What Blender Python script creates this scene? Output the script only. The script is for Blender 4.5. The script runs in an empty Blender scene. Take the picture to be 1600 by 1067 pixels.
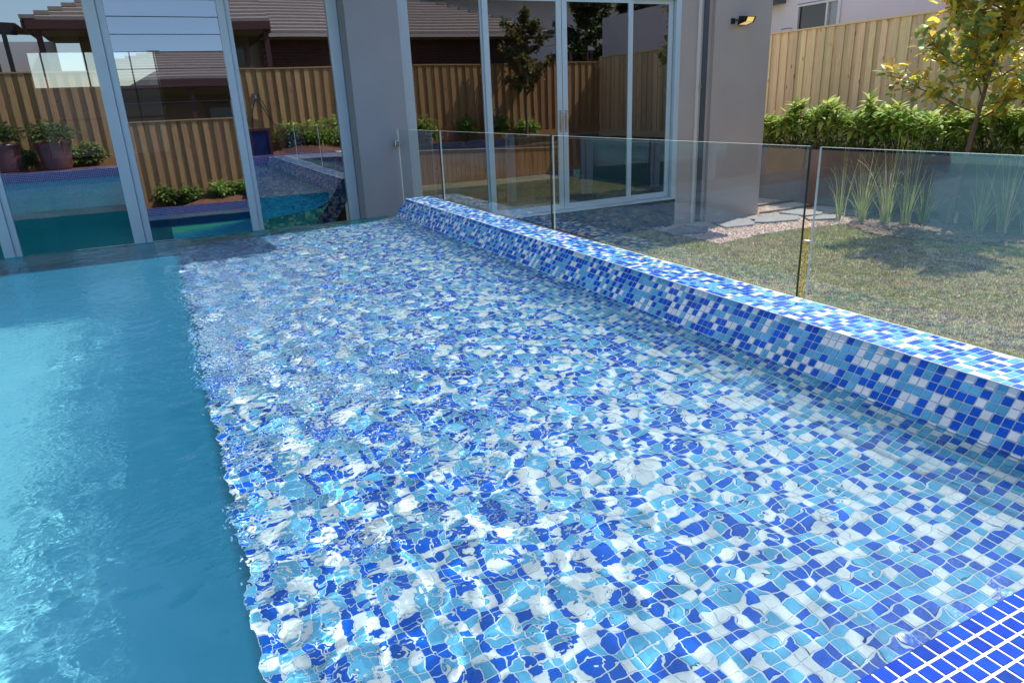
import bpy, math, random
import numpy as np
from mathutils import Vector, Matrix
random.seed(7); rng = np.random.default_rng(7)
S = 0.85            # metres per layout unit (layout unit = eye height above the coping)
scene = bpy.context.scene
COL = scene.collection

# ------------------------------------------------------------------ camera
cam_d = bpy.data.cameras.new("camera"); cam = bpy.data.objects.new("camera", cam_d); COL.objects.link(cam)
_r = Vector((0.8931786534, -0.4477204046, -0.0421702784)); _u = Vector((0.1819076283, 0.2739455736, 0.9443852167)); _w = Vector((0.4112681702, 0.8511758115, -0.3261260955))
cam.matrix_world = Matrix(((_r.x, _u.x, -_w.x, 0), (_r.y, _u.y, -_w.y, 0), (_r.z, _u.z, -_w.z, S), (0, 0, 0, 1)))
cam_d.sensor_width = 36; cam_d.lens = 1079.07 / 1600 * 36; cam_d.clip_start = 0.02; cam_d.clip_end = 3000
scene.camera = cam

# ------------------------------------------------------------------ sky, sun, exposure
SUN = Vector((0.63, 0.24, 1.0)).normalized()
world = bpy.data.worlds.new("World"); scene.world = world; world.use_nodes = True
wn = world.node_tree.nodes; wl = world.node_tree.links
bg = wn["Background"]; sky = wn.new("ShaderNodeTexSky"); sky.sky_type = 'NISHITA'; sky.sun_disc = False
sky.sun_elevation = math.asin(SUN.z); sky.sun_rotation = math.atan2(SUN.x, SUN.y)
sky.air_density = 1.0; sky.dust_density = 0.8; sky.ozone_density = 1.5
wl.new(sky.outputs[0], bg.inputs[0]); bg.inputs[1].default_value = 0.15
sd = bpy.data.lights.new("sun", 'SUN'); sun = bpy.data.objects.new("sun", sd); COL.objects.link(sun)
sd.energy = 4.4; sd.angle = math.radians(0.5); sd.color = (1.0, 0.955, 0.89)
sun.rotation_euler = SUN.to_track_quat('Z', 'Y').to_euler(); sun.location = (20, 8, 30)
sd.cycles.is_caustics_light = True
scene.view_settings.view_transform = 'Standard'; scene.view_settings.look = 'None'
scene.view_settings.gamma = 1; scene.view_settings.use_curve_mapping = False
scene.view_settings.exposure = 0.85
cy = scene.cycles
cy.use_denoising = True; cy.max_bounces = 14; cy.diffuse_bounces = 3; cy.glossy_bounces = 5
cy.transmission_bounces = 8; cy.transparent_max_bounces = 16
cy.caustics_refractive = True; cy.caustics_reflective = False
cy.sample_clamp_indirect = 4.0; cy.blur_glossy = 0.3

# ------------------------------------------------------------------ materials
def mat(name, col=(.5, .5, .5), rough=.6, metal=0., spec=.5, var=0., vscale=6., bump=0., bscale=60., alt=None, amix=.5, ascale=3., objvar=0., trans=0., coat=0., huev=.06):
    m = bpy.data.materials.new(name); m.use_nodes = True; nt = m.node_tree; N = nt.nodes; L = nt.links
    b = N["Principled BSDF"]
    b.inputs['Roughness'].default_value = rough; b.inputs['Metallic'].default_value = metal
    b.inputs['Specular IOR Level'].default_value = spec; b.inputs['Coat Weight'].default_value = coat
    tc = N.new("ShaderNodeTexCoord"); geo = N.new("ShaderNodeNewGeometry")
    cur = N.new("ShaderNodeRGB"); cur.outputs[0].default_value = (*col, 1); out = cur.outputs[0]
    if alt is not None:
        n = N.new("ShaderNodeTexNoise"); n.inputs['Scale'].default_value = ascale; n.inputs['Detail'].default_value = 8; n.inputs['Roughness'].default_value = .65
        L.new(geo.outputs['Position'], n.inputs['Vector'])
        r = N.new("ShaderNodeValToRGB"); r.color_ramp.elements[0].position = amix - .12; r.color_ramp.elements[1].position = amix + .12
        L.new(n.outputs[0], r.inputs[0])
        x = N.new("ShaderNodeMix"); x.data_type = 'RGBA'; L.new(r.outputs[0], x.inputs[0]); L.new(out, x.inputs[6]); x.inputs[7].default_value = (*alt, 1); out = x.outputs[2]
    if var > 0:
        n = N.new("ShaderNodeTexNoise"); n.inputs['Scale'].default_value = vscale; n.inputs['Detail'].default_value = 6
        L.new(geo.outputs['Position'], n.inputs['Vector'])
        mr = N.new("ShaderNodeMapRange"); mr.inputs[1].default_value = .25; mr.inputs[2].default_value = .75; mr.inputs[3].default_value = 1 - var; mr.inputs[4].default_value = 1 + var
        L.new(n.outputs[0], mr.inputs[0])
        x = N.new("ShaderNodeVectorMath"); x.operation = 'SCALE'; L.new(out, x.inputs[0]); L.new(mr.outputs[0], x.inputs['Scale']); out = x.outputs[0]
    if objvar > 0:
        oi = N.new("ShaderNodeObjectInfo"); hs = N.new("ShaderNodeHueSaturation")
        mr = N.new("ShaderNodeMapRange"); mr.inputs[3].default_value = 1 - objvar; mr.inputs[4].default_value = 1 + objvar
        L.new(oi.outputs['Random'], mr.inputs[0]); L.new(mr.outputs[0], hs.inputs['Value'])
        m2 = N.new("ShaderNodeMath"); m2.operation = 'MULTIPLY'; m2.inputs[1].default_value = 7.31
        fr = N.new("ShaderNodeMath"); fr.operation = 'FRACT'; L.new(oi.outputs['Random'], m2.inputs[0]); L.new(m2.outputs[0], fr.inputs[0])
        mh = N.new("ShaderNodeMapRange"); mh.inputs[3].default_value = .5 - objvar * huev; mh.inputs[4].default_value = .5 + objvar * huev
        L.new(fr.outputs[0], mh.inputs[0]); L.new(mh.outputs[0], hs.inputs['Hue'])
        L.new(out, hs.inputs['Color']); out = hs.outputs[0]
    L.new(out, b.inputs['Base Color'])
    if bump > 0:
        n = N.new("ShaderNodeTexNoise"); n.inputs['Scale'].default_value = bscale; n.inputs['Detail'].default_value = 4
        L.new(geo.outputs['Position'], n.inputs['Vector'])
        bp = N.new("ShaderNodeBump"); bp.inputs['Strength'].default_value = bump; bp.inputs['Distance'].default_value = .01
        L.new(n.outputs[0], bp.inputs['Height']); L.new(bp.outputs[0], b.inputs['Normal'])
    if trans > 0:
        t = N.new("ShaderNodeBsdfTranslucent"); L.new(out, t.inputs[0]); mx = N.new("ShaderNodeMixShader"); mx.inputs[0].default_value = trans
        L.new(b.outputs[0], mx.inputs[1]); L.new(t.outputs[0], mx.inputs[2]); L.new(mx.outputs[0], N["Material Output"].inputs[0])
    return m

def wood(name, base, dark, objvar=.12, knots=True, rough=.75):
    m = mat(name, base, rough, objvar=objvar); nt = m.node_tree; N = nt.nodes; L = nt.links
    hs = [n for n in N if n.type == 'HUE_SAT'][0]; src = hs.inputs['Color'].links[0].from_socket
    tc = N.new("ShaderNodeTexCoord"); mp = N.new("ShaderNodeMapping"); mp.inputs['Scale'].default_value = (30, 30, 1.6)
    oi = N.new("ShaderNodeObjectInfo"); ad = N.new("ShaderNodeVectorMath"); ad.operation = 'ADD'
    sc = N.new("ShaderNodeVectorMath"); sc.operation = 'SCALE'; sc.inputs[0].default_value = (13, 7, 31); L.new(oi.outputs['Random'], sc.inputs['Scale'])
    L.new(tc.outputs['Object'], ad.inputs[0]); L.new(sc.outputs[0], ad.inputs[1]); L.new(ad.outputs[0], mp.inputs[0])
    n = N.new("ShaderNodeTexNoise"); n.inputs['Scale'].default_value = 1.5; n.inputs['Detail'].default_value = 7; n.inputs['Distortion'].default_value = 1.2
    L.new(mp.outputs[0], n.inputs['Vector'])
    r = N.new("ShaderNodeValToRGB"); r.color_ramp.elements[0].position = .38; r.color_ramp.elements[1].position = .72; L.new(n.outputs[0], r.inputs[0])
    ml = N.new("ShaderNodeMath"); ml.operation = 'MULTIPLY'; ml.inputs[1].default_value = .55; L.new(r.outputs[0], ml.inputs[0])
    x = N.new("ShaderNodeMix"); x.data_type = 'RGBA'; L.new(ml.outputs[0], x.inputs[0]); L.new(src, x.inputs[6]); x.inputs[7].default_value = (*dark, 1)
    v = N.new("ShaderNodeTexVoronoi"); v.inputs['Scale'].default_value = 5.; mp2 = N.new("ShaderNodeMapping"); mp2.inputs['Scale'].default_value = (1, 1, .45)
    L.new(ad.outputs[0], mp2.inputs[0]); L.new(mp2.outputs[0], v.inputs['Vector'])
    r2 = N.new("ShaderNodeValToRGB"); r2.color_ramp.elements[0].position = .06; r2.color_ramp.elements[0].color = (1, 1, 1, 1); r2.color_ramp.elements[1].position = .11; r2.color_ramp.elements[1].color = (0, 0, 0, 1)
    L.new(v.outputs['Distance'], r2.inputs[0]); m3 = N.new("ShaderNodeMath"); m3.operation = 'MULTIPLY'; m3.inputs[1].default_value = .7 if knots else 0; L.new(r2.outputs[0], m3.inputs[0])
    y = N.new("ShaderNodeMix"); y.data_type = 'RGBA'; L.new(m3.outputs[0], y.inputs[0]); L.new(x.outputs[2], y.inputs[6]); y.inputs[7].default_value = (*[c * .35 for c in dark], 1)
    L.new(y.outputs[2], hs.inputs['Color'])
    bp = N.new("ShaderNodeBump"); bp.inputs['Strength'].default_value = .25; bp.inputs['Distance'].default_value = .004; L.new(n.outputs[0], bp.inputs['Height']); L.new(bp.outputs[0], N["Principled BSDF"].inputs['Normal'])
    return m

def pane_mat(name, tint, base_refl, refl_tint=(1, 1, 1), wave=0.):
    """thin sheet glass: tinted see-through plus mirror reflection"""
    m = bpy.data.materials.new(name); m.use_nodes = True; nt = m.node_tree; N = nt.nodes; L = nt.links; N.remove(N["Principled BSDF"])
    t = N.new("ShaderNodeBsdfTransparent"); t.inputs[0].default_value = (*tint, 1)
    g = N.new("ShaderNodeBsdfGlossy"); g.inputs['Roughness'].default_value = 0.0; g.inputs['Color'].default_value = (*refl_tint, 1)
    f = N.new("ShaderNodeLayerWeight"); f.inputs[0].default_value = .5; pw = N.new("ShaderNodeMath"); pw.operation = 'POWER'; pw.inputs[1].default_value = 5.; L.new(f.outputs['Facing'], pw.inputs[0])
    mr = N.new("ShaderNodeMapRange"); mr.inputs[1].default_value = 0.; mr.inputs[3].default_value = base_refl; mr.inputs[4].default_value = .92; L.new(pw.outputs[0], mr.inputs[0])
    x = N.new("ShaderNodeMixShader"); L.new(mr.outputs[0], x.inputs[0]); L.new(t.outputs[0], x.inputs[1]); L.new(g.outputs[0], x.inputs[2]); L.new(x.outputs[0], N["Material Output"].inputs[0])
    if wave > 0:
        geo = N.new("ShaderNodeNewGeometry"); n = N.new("ShaderNodeTexNoise"); n.inputs['Scale'].default_value = 1.3; n.inputs['Detail'].default_value = 0
        bp = N.new("ShaderNodeBump"); bp.inputs['Strength'].default_value = 1; bp.inputs['Distance'].default_value = wave
        L.new(geo.outputs['Position'], n.inputs['Vector']); L.new(n.outputs[0], bp.inputs['Height']); L.new(bp.outputs[0], g.inputs['Normal'])
    return m

M = {}
M['plaster'] = mat('turquoise_pool_plaster', (.22, .52, .56), .8, var=.05, vscale=3)
M['grout'] = mat('pale_grout', (.56, .60, .64), .85, var=.1, vscale=30)
M['grout_w'] = mat('white_grout', (.74, .70, .73), .9, var=.12, vscale=40)
M['t_blue'] = mat('deep_blue_glass_tile', (.001, .082, .48), .12, spec=.3, var=.35, vscale=14, bump=.05, bscale=60)
M['t_aqua'] = mat('aqua_glass_tile', (.10, .37, .57), .12, spec=.3, var=.25, vscale=14, bump=.05, bscale=60)
M['t_white'] = mat('white_glass_tile', (.68, .69, .68), .12, spec=.3, var=.14, vscale=14, bump=.05, bscale=60)
M['c_blue'] = mat('cobalt_coping_tile', (.001, .042, .36), .1, spec=.2, var=.25, vscale=50, objvar=.3, bump=.08, bscale=40, huev=.012)
M['render'] = mat('taupe_wall_render', (.43, .38, .355), .85, var=.05, vscale=2, bump=.12, bscale=180)
M['render_grey'] = mat('grey_wall_render', (.31, .32, .35), .85, var=.06, vscale=2, bump=.12, bscale=180)
M['alu'] = mat('pale_aluminium', (.50, .62, .70), .4, metal=.1, var=.04, vscale=3)
M['alu_dark'] = mat('dark_seal', (.03, .04, .055), .5)
M['dark_trim'] = mat('dark_grey_trim', (.07, .08, .10), .5)
M['white_trim'] = mat('white_trim', (.6, .58, .56), .4)
M['doorglass'] = pane_mat('door_glass', (.42, .44, .46), .22, (.95, .95, 1.0), wave=.0006)
M['win'] = pane_mat('window_glass', (.42, .46, .47), .34, (.86, .92, 1.0), wave=.0006)
M['fence_glass'] = pane_mat('fence_glass', (.90, .955, .95), .14, (.95, 1, 1))
M['pool_glass'] = pane_mat('pool_end_glass', (.30, .84, .90), .05)
m = mat('lit_glass_top', (.80, .92, .90), .3); _N = m.node_tree.nodes; _x = _N.new("ShaderNodeMixShader"); _x.inputs[0].default_value = .45; _t = _N.new("ShaderNodeBsdfTransparent")
m.node_tree.links.new(_N["Principled BSDF"].outputs[0], _x.inputs[1]); m.node_tree.links.new(_t.outputs[0], _x.inputs[2]); m.node_tree.links.new(_x.outputs[0], _N["Material Output"].inputs[0]); M['glass_top'] = m  # pale colour paints the bright line light draws along the top edge
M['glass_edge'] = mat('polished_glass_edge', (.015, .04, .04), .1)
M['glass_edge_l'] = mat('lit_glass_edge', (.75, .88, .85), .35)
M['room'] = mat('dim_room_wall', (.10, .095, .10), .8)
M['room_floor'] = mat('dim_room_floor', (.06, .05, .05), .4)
M['pine'] = wood('new_pine_paling', (.90, .66, .36), (.56, .36, .18), objvar=.2)
M['pine_old'] = wood('weathered_pine_paling', (.56, .32, .135), (.28, .14, .05), objvar=.16)
M['sleeper'] = wood('brown_sleeper', (.20, .12, .08), (.08, .05, .03))
M['deck'] = wood('red_brown_decking', (.24, .085, .05), (.10, .035, .02), knots=False)
M['brown_render'] = mat('brown_wall_render', (.15, .11, .095), .9, var=.2, vscale=3, bump=.2, bscale=120)
M['plinth'] = mat('shaded_plinth_render', (.035, .035, .04), .9, var=.2, vscale=5)  # near-black colour deepens the shade below the door sills
M['navy'] = mat('navy_tile_box', (.008, .02, .10), .4, var=.3, vscale=20)
M['steel'] = mat('brushed_steel', (.6, .6, .6), .25, metal=1)
M['soil'] = mat('brown_soil', (.075, .045, .03), .95, alt=(.12, .08, .055), ascale=20, bump=.6, bscale=60)
M['lawn'] = mat('patchy_lawn_base', (.24, .23, .085), .95, alt=(.38, .30, .16), ascale=1.6, amix=.5, var=.3, vscale=60, bump=.8, bscale=90)
M['gravel_base'] = mat('gravel_bed', (.42, .31, .24), .95, alt=(.54, .40, .32), ascale=60, bump=.8, bscale=90)
M['pebble'] = mat('pinkish_pebble', (.62, .46, .37), .85, alt=(.44, .31, .24), ascale=70, var=.25, vscale=120)
M['mulch'] = mat('bark_mulch', (.26, .16, .12), .95, alt=(.13, .08, .06), ascale=80, var=.3, vscale=120)
M['stone'] = mat('grey_flagstone', (.20, .18, .17), .85, var=.15, vscale=9, bump=.3, bscale=50)
M['leaf'] = mat('shrub_leaf', (.20, .33, .05), .6, spec=.25, objvar=.35, trans=.4)
M['leaf2'] = mat('light_shrub_leaf', (.46, .53, .13), .6, spec=.25, objvar=.3, trans=.4)
M['leaf_mag'] = mat('bronze_magnolia_leaf', (.50, .36, .07), .25, objvar=.3, trans=.5)
M['leaf_magy'] = mat('yellow_magnolia_leaf', (.70, .62, .08), .25, objvar=.3, trans=.5)
M['leaf_magg'] = mat('green_magnolia_leaf', (.22, .34, .10), .2, objvar=.3, trans=.3)
M['leaf_dark'] = mat('dark_shrub_foliage', (.05, .075, .025), .35, var=.4, vscale=8, trans=.25)
M['leaf_rear'] = mat('rear_shrub_foliage', (.16, .24, .045), .35, var=.35, vscale=6, trans=.3)
M['leaf_hose'] = mat('black_hose', (.02, .02, .02), .5)
M['bark'] = mat('brown_bark', (.17, .10, .075), .8, var=.25, vscale=30, bump=.4, bscale=120)
M['reed'] = mat('green_reed', (.38, .46, .10), .5, var=.35, vscale=9, trans=.3)
M['straw'] = mat('dry_reed', (.70, .56, .30), .6, trans=.2)
M['pot'] = mat('purple_brown_glazed_pot', (.17, .07, .065), .3, var=.2, vscale=5)
M['brick'] = mat('dark_red_brick', (.085, .03, .025), .85, objvar=.3, bump=.3)
M['mortar'] = mat('brown_mortar', (.16, .12, .10), .9)
M['rooftile'] = mat('grey_brown_roof_tile', (.27, .215, .19), .75, var=.12, vscale=8)
M['roofdark'] = mat('roof_underside', (.02, .015, .015), .9)
M['fascia'] = mat('maroon_fascia', (.07, .02, .018), .6)
M['gutter'] = mat('cream_gutter', (.45, .38, .33), .5)
M['soffit'] = mat('brown_soffit', (.11, .08, .06), .8)
M['white_wall'] = mat('pale_render_wall', (.62, .58, .60), .8, var=.03, vscale=1.5)
M['darkglass'] = mat('dark_window_glass', (.035, .02, .02), .05)
M['paleglass'] = mat('pale_window_glass', (.25, .27, .30), .08)
M['hill'] = mat('hazy_hill', (.10, .11, .11), 1)
M['black'] = mat('black_metal', (.015, .015, .015), .4)
M['rust'] = mat('rust_red_pipe', (.28, .09, .06), .8)
M['colorbond'] = mat('brown_metal_sheet', (.11, .06, .055), .6)
m = mat('warm_lamp_glass', (.8, .6, .2), .2); b = m.node_tree.nodes["Principled BSDF"]; b.inputs['Emission Color'].default_value = (1, .72, .2, 1); b.inputs['Emission Strength'].default_value = .35; M['lamp'] = m
# mosaic texture for surfaces whose tiles are too small in the picture (seen only in reflections)
def mosaic_tex(name, cc=((.005, .055, .42, 1), (.16, .42, .62, 1), (.7, .72, .75, 1))):
    m = bpy.data.materials.new(name); m.use_nodes = True; nt = m.node_tree; N = nt.nodes; L = nt.links; b = N["Principled BSDF"]; b.inputs['Roughness'].default_value = .3
    geo = N.new("ShaderNodeNewGeometry"); sc = N.new("ShaderNodeVectorMath"); sc.operation = 'SCALE'; sc.inputs['Scale'].default_value = 1 / (.036 * S); L.new(geo.outputs['Position'], sc.inputs[0])
    fl = N.new("ShaderNodeVectorMath"); fl.operation = 'FLOOR'; L.new(sc.outputs[0], fl.inputs[0])
    wnn = N.new("ShaderNodeTexWhiteNoise"); L.new(fl.outputs[0], wnn.inputs['Vector'])
    r = N.new("ShaderNodeValToRGB"); r.color_ramp.interpolation = 'CONSTANT'; e = r.color_ramp.elements; e[0].color = cc[0]; e[1].position = .38; e[1].color = cc[1]
    x = e.new(.72); x.color = cc[2]; L.new(wnn.outputs['Value'], r.inputs[0]); L.new(r.outputs[0], b.inputs['Base Color'])
    return m
M['mosaic'] = mosaic_tex('blue_mosaic', [(.01, .04, .16, 1), (.06, .14, .24, 1), (.18, .20, .26, 1)]); M['mosaic_lit'] = mosaic_tex('lit_teal_mosaic', [(.02, .26, .32, 1), (.04, .36, .40, 1), (.18, .55, .52, 1)])
# water: real refraction through a rippled sheet
m = bpy.data.materials.new('water'); m.use_nodes = True; N = m.node_tree.nodes; N.remove(N["Principled BSDF"])
g = N.new("ShaderNodeBsdfGlass"); g.distribution = 'GGX'; g.inputs['IOR'].default_value = 1.333; g.inputs['Roughness'].default_value = 0.0; g.inputs['Color'].default_value = (.83, .93, .955, 1)
L = m.node_tree.links; L.new(g.outputs[0], N["Material Output"].inputs[0]); M['water'] = m
WG = g
geo = N.new("ShaderNodeNewGeometry"); sx = N.new("ShaderNodeSeparateXYZ"); L.new(geo.outputs['Position'], sx.inputs[0])
def ramp_of(sock, a, b_, c, d_):
    r = N.new("ShaderNodeMapRange"); r.inputs[1].default_value = a * S; r.inputs[2].default_value = b_ * S; r.inputs[3].default_value = c; r.inputs[4].default_value = d_; L.new(sock, r.inputs[0]); return r.outputs[0]
def mul(a, b_):
    r = N.new("ShaderNodeMath"); r.operation = 'MULTIPLY'
    for i, q in enumerate((a, b_)):
        if isinstance(q, float): r.inputs[i].default_value = q
        else: L.new(q, r.inputs[i])
    return r.outputs[0]
def addn(a, b_):
    r = N.new("ShaderNodeMath"); r.operation = 'ADD'; L.new(a, r.inputs[0]); L.new(b_, r.inputs[1]); return r.outputs[0]
def wnoise(scale, detail, dist=.6, st=(1, 1, 1)):
    mp = N.new("ShaderNodeMapping"); mp.inputs['Scale'].default_value = st; L.new(geo.outputs['Position'], mp.inputs[0])
    n = N.new("ShaderNodeTexNoise"); n.inputs['Scale'].default_value = scale; n.inputs['Detail'].default_value = detail; n.inputs['Roughness'].default_value = .55; n.inputs['Distortion'].default_value = dist; L.new(mp.outputs[0], n.inputs['Vector']); return n.outputs[0]
side = ramp_of(sx.outputs[0], 1.1, 2.45, 1., .2); near = ramp_of(sx.outputs[1], .62, 1.4, .5, 1.)
mid = mul(addn(mul(wnoise(8.5, 0., .3), .0150), mul(wnoise(18., 0., .4), .0062)), ramp_of(sx.outputs[0], .0, .8, .5, 1.)); fin = mul(wnoise(44., 0., .8), .0024)
patch = N.new("ShaderNodeMapRange"); patch.inputs[1].default_value = .38; patch.inputs[2].default_value = .62; patch.inputs[3].default_value = .2; patch.inputs[4].default_value = 1.3; L.new(wnoise(2.2, 1.), patch.inputs[0])
finx = mul(mul(fin, ramp_of(sx.outputs[0], .0, 1.5, 1.7, .1)), patch.outputs[0])
finx = mul(finx, ramp_of(sx.outputs[1], .8, 3.0, .22, 1.))
deep = ramp_of(sx.outputs[0], -.3, .0, .5, 1.)
hgt = mul(mul(mul(addn(mid, finx), side), near), deep)
bp = N.new("ShaderNodeBump"); bp.inputs['Strength'].default_value = 1.; bp.inputs['Distance'].default_value = 1.; L.new(hgt, bp.inputs['Height']); L.new(bp.outputs[0], g.inputs['Normal'])
# turquoise diffuse layer paints light scattered by deep water; hardly any over the shelf
df = N.new("ShaderNodeBsdfDiffuse"); df.inputs[0].default_value = (.03, .27, .46, 1); mx = N.new("ShaderNodeMixShader"); L.new(ramp_of(sx.outputs[0], -.02, .03, .20, .008), mx.inputs[0])
L.new(g.outputs[0], mx.inputs[1]); L.new(df.outputs[0], mx.inputs[2]); L.new(mx.outputs[0], N["Material Output"].inputs[0])

# ------------------------------------------------------------------ helpers
def link(o, parent=None):
    COL.objects.link(o)
    if parent is not None: o.parent = parent
    return o
def tag(o, label=None, cat=None, group=None, kind=None):
    if label: o['label'] = label
    if cat: o['category'] = cat
    if group: o['group'] = group
    if kind: o['kind'] = kind
    return o
ORIG = {}
def thing(name, label, cat, loc, group=None, kind=None, rz=0.):
    o = bpy.data.objects.new(name, None); o.empty_display_size = .1; o.location = Vector(loc) * S; o.rotation_euler.z = rz; link(o)
    ORIG[o.name] = Vector(loc); return tag(o, label, cat, group, kind)
class MB:
    """collects quads and polygons in layout units"""
    def __init__(s): s.v = []; s.f = []; s.m = []
    def poly(s, pts, mi=0):
        n = len(s.v); s.v += [tuple(p) for p in pts]; s.f.append(tuple(range(n, n + len(pts)))); s.m.append(mi)
    def box(s, x0, x1, y0, y1, z0, z1, mi=0, ch=0.):
        if ch > 0:
            return s.cbox(x0, x1, y0, y1, z0, z1, mi, ch)
        n = len(s.v)
        s.v += [(x, y, z) for z in (z0, z1) for y in (y0, y1) for x in (x0, x1)]
        for q in ((0, 2, 3, 1), (4, 5, 7, 6), (0, 1, 5, 4), (2, 6, 7, 3), (0, 4, 6, 2), (1, 3, 7, 5)):
            s.f.append(tuple(n + i for i in q)); s.m.append(mi)
    def cbox(s, x0, x1, y0, y1, z0, z1, mi, c):
        # chamfered box: three shells
        n = len(s.v); X = (x0, x1); Y = (y0, y1); Z = (z0, z1); idx = {}
        for i in (0, 1):
            for j in (0, 1):
                for k in (0, 1):
                    sx, sy, sz = (1, -1)[i], (1, -1)[j], (1, -1)[k]
                    for a in range(3):
                        p = [X[i] + sx * c, Y[j] + sy * c, Z[k] + sz * c]; p[a] = (X[i], Y[j], Z[k])[a]
                        idx[(i, j, k, a)] = len(s.v); s.v.append(tuple(p))
        def q(*ks): s.f.append(tuple(idx[k] for k in ks)); s.m.append(mi)
        for e in (0, 1):
            q((e, 0, 0, 0), (e, 0, 1, 0), (e, 1, 1, 0), (e, 1, 0, 0)); q((0, e, 0, 1), (0, e, 1, 1), (1, e, 1, 1), (1, e, 0, 1)); q((0, 0, e, 2), (1, 0, e, 2), (1, 1, e, 2), (0, 1, e, 2))
        for i in (0, 1):
            for j in (0, 1):
                q((i, j, 0, 0), (i, j, 1, 0), (i, j, 1, 1), (i, j, 0, 1)); q((i, 0, j, 0), (i, 1, j, 0), (i, 1, j, 2), (i, 0, j, 2)); q((0, i, j, 1), (1, i, j, 1), (1, i, j, 2), (0, i, j, 2))
        for i in (0, 1):
            for j in (0, 1):
                for k in (0, 1): q((i, j, k, 0), (i, j, k, 1), (i, j, k, 2))
    def tube(s, pts, rad, seg=8, mi=0, cap=True):
        pts = [Vector(p) for p in pts]; rads = rad if hasattr(rad, '__len__') else [rad] * len(pts); rings = []
        for i, p in enumerate(pts):
            d = (pts[min(i + 1, len(pts) - 1)] - pts[max(i - 1, 0)]).normalized(); a = d.cross(Vector((0, 0, 1)))
            if a.length < .05: a = d.cross(Vector((1, 0, 0)))
            a.normalize(); bb = d.cross(a); n = len(s.v)
            for k in range(seg):
                t = 2 * math.pi * k / seg; s.v.append(tuple(p + (a * math.cos(t) + bb * math.sin(t)) * rads[i]))
            rings.append(n)
        for i in range(len(rings) - 1):
            for k in range(seg):
                s.f.append((rings[i] + k, rings[i] + (k + 1) % seg, rings[i + 1] + (k + 1) % seg, rings[i + 1] + k)); s.m.append(mi)
        if cap:
            s.f.append(tuple(rings[0] + k for k in range(seg))); s.m.append(mi); s.f.append(tuple(rings[-1] + k for k in reversed(range(seg)))); s.m.append(mi)
    def lathe(s, c, prof, seg=24, mi=0):
        rings = []
        for r, z in prof:
            n = len(s.v); rings.append(n)
            for k in range(seg):
                t = 2 * math.pi * k / seg; s.v.append((c[0] + r * math.cos(t), c[1] + r * math.sin(t), c[2] + z))
        for i in range(len(rings) - 1):
            for k in range(seg):
                s.f.append((rings[i] + k, rings[i] + (k + 1) % seg, rings[i + 1] + (k + 1) % seg, rings[i + 1] + k)); s.m.append(mi)
    def mesh(s, name, mats, org=(0, 0, 0), smooth=False):
        me = bpy.data.meshes.new(name); o = Vector(org)
        me.from_pydata([((x - o.x) * S, (y - o.y) * S, (z - o.z) * S) for x, y, z in s.v], [], s.f)
        for k in (mats if isinstance(mats, (list, tuple)) else [mats]): me.materials.append(k)
        me.polygons.foreach_set('material_index', s.m)
        if smooth: me.polygons.foreach_set('use_smooth', [True] * len(s.f))
        me.update(); return me
    def build(s, name, mats, parent=None, smooth=False, org=None, **kw):
        if org is None and parent is not None:
            p = parent; org = Vector((0, 0, 0))
            while p is not None: org = org + ORIG.get(p.name, Vector((0, 0, 0))); p = p.parent
        ob = bpy.data.objects.new(name, s.mesh(name, mats, org or (0, 0, 0), smooth))
        link(ob, parent)
        if parent is None and org is not None: ob.location = Vector(org) * S; ORIG[ob.name] = Vector(org)
        return tag(ob, **kw)
def place(name, me, parent, p, mw=None, **kw):
    """an instance of a shared mesh at point p (layout units) under an unrotated parent"""
    ob = bpy.data.objects.new(name, me); link(ob, parent)
    org = Vector((0, 0, 0)); q = parent
    while q is not None: org = org + ORIG.get(q.name, Vector((0, 0, 0))); q = q.parent
    t = Matrix.Translation((Vector(p) - org) * S)
    ob.matrix_local = t @ mw if mw is not None else t
    return tag(ob, **kw)
def np_mesh(name, verts, faces_flat, loops, mats, mi=None, smooth=False):
    """verts (n,3) layout units; loops = verts per face"""
    me = bpy.data.meshes.new(name); nf = len(faces_flat) // loops
    me.vertices.add(len(verts)); me.vertices.foreach_set('co', (np.asarray(verts, dtype=np.float32) * S).ravel())
    me.loops.add(len(faces_flat)); me.loops.foreach_set('vertex_index', np.asarray(faces_flat, dtype=np.int32))
    me.polygons.add(nf); me.polygons.foreach_set('loop_start', np.arange(0, nf * loops, loops, dtype=np.int32)); me.polygons.foreach_set('loop_total', np.full(nf, loops, dtype=np.int32))
    for k in mats: me.materials.append(k)
    if mi is not None: me.polygons.foreach_set('material_index', np.asarray(mi, dtype=np.int32))
    me.polygons.foreach_set('use_smooth', np.full(nf, bool(smooth)))
    me.update(calc_edges=True); me.validate(); return me

G = -1.11      # lawn level
SILL = -.646   # floor level inside the house
K = 1.282
WZ = -.18      # water level
PY0, PY1 = .612, 7.85   # pool near and far ends
# ------------------------------------------------------------------ ground and hills
mb = MB(); R_ = 900.
hx0, hx1, hy0, hy1 = -5.7, 2.79, -.1, 7.86
for q in ([(-R_, -R_), (R_, -R_), (R_, hy0), (-R_, hy0)], [(-R_, hy1), (R_, hy1), (R_, R_), (-R_, R_)], [(-R_, hy0), (hx0, hy0), (hx0, hy1), (-R_, hy1)], [(hx1, hy0), (R_, hy0), (R_, hy1), (hx1, hy1)]):
    mb.poly([(x, y, G) for x, y in q])
mb.build('ground', M['lawn'], kind='structure')
xs = np.linspace(-420, 420, 60); mb = MB()
for i in range(59):
    h = lambda x: 14 + 9 * math.sin(x * .013 + 1) + 5 * math.sin(x * .041) + 2.5 * math.sin(x * .11)
    a, c = xs[i], xs[i + 1]
    mb.poly([(a, 420, G), (c, 420, G), (c, 450, h(c)), (a, 450, h(a))]); mb.poly([(a, 450, h(a)), (c, 450, h(c)), (c, 520, G), (a, 520, G)])
mb.build('hills', M['hill'], kind='structure')

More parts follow.
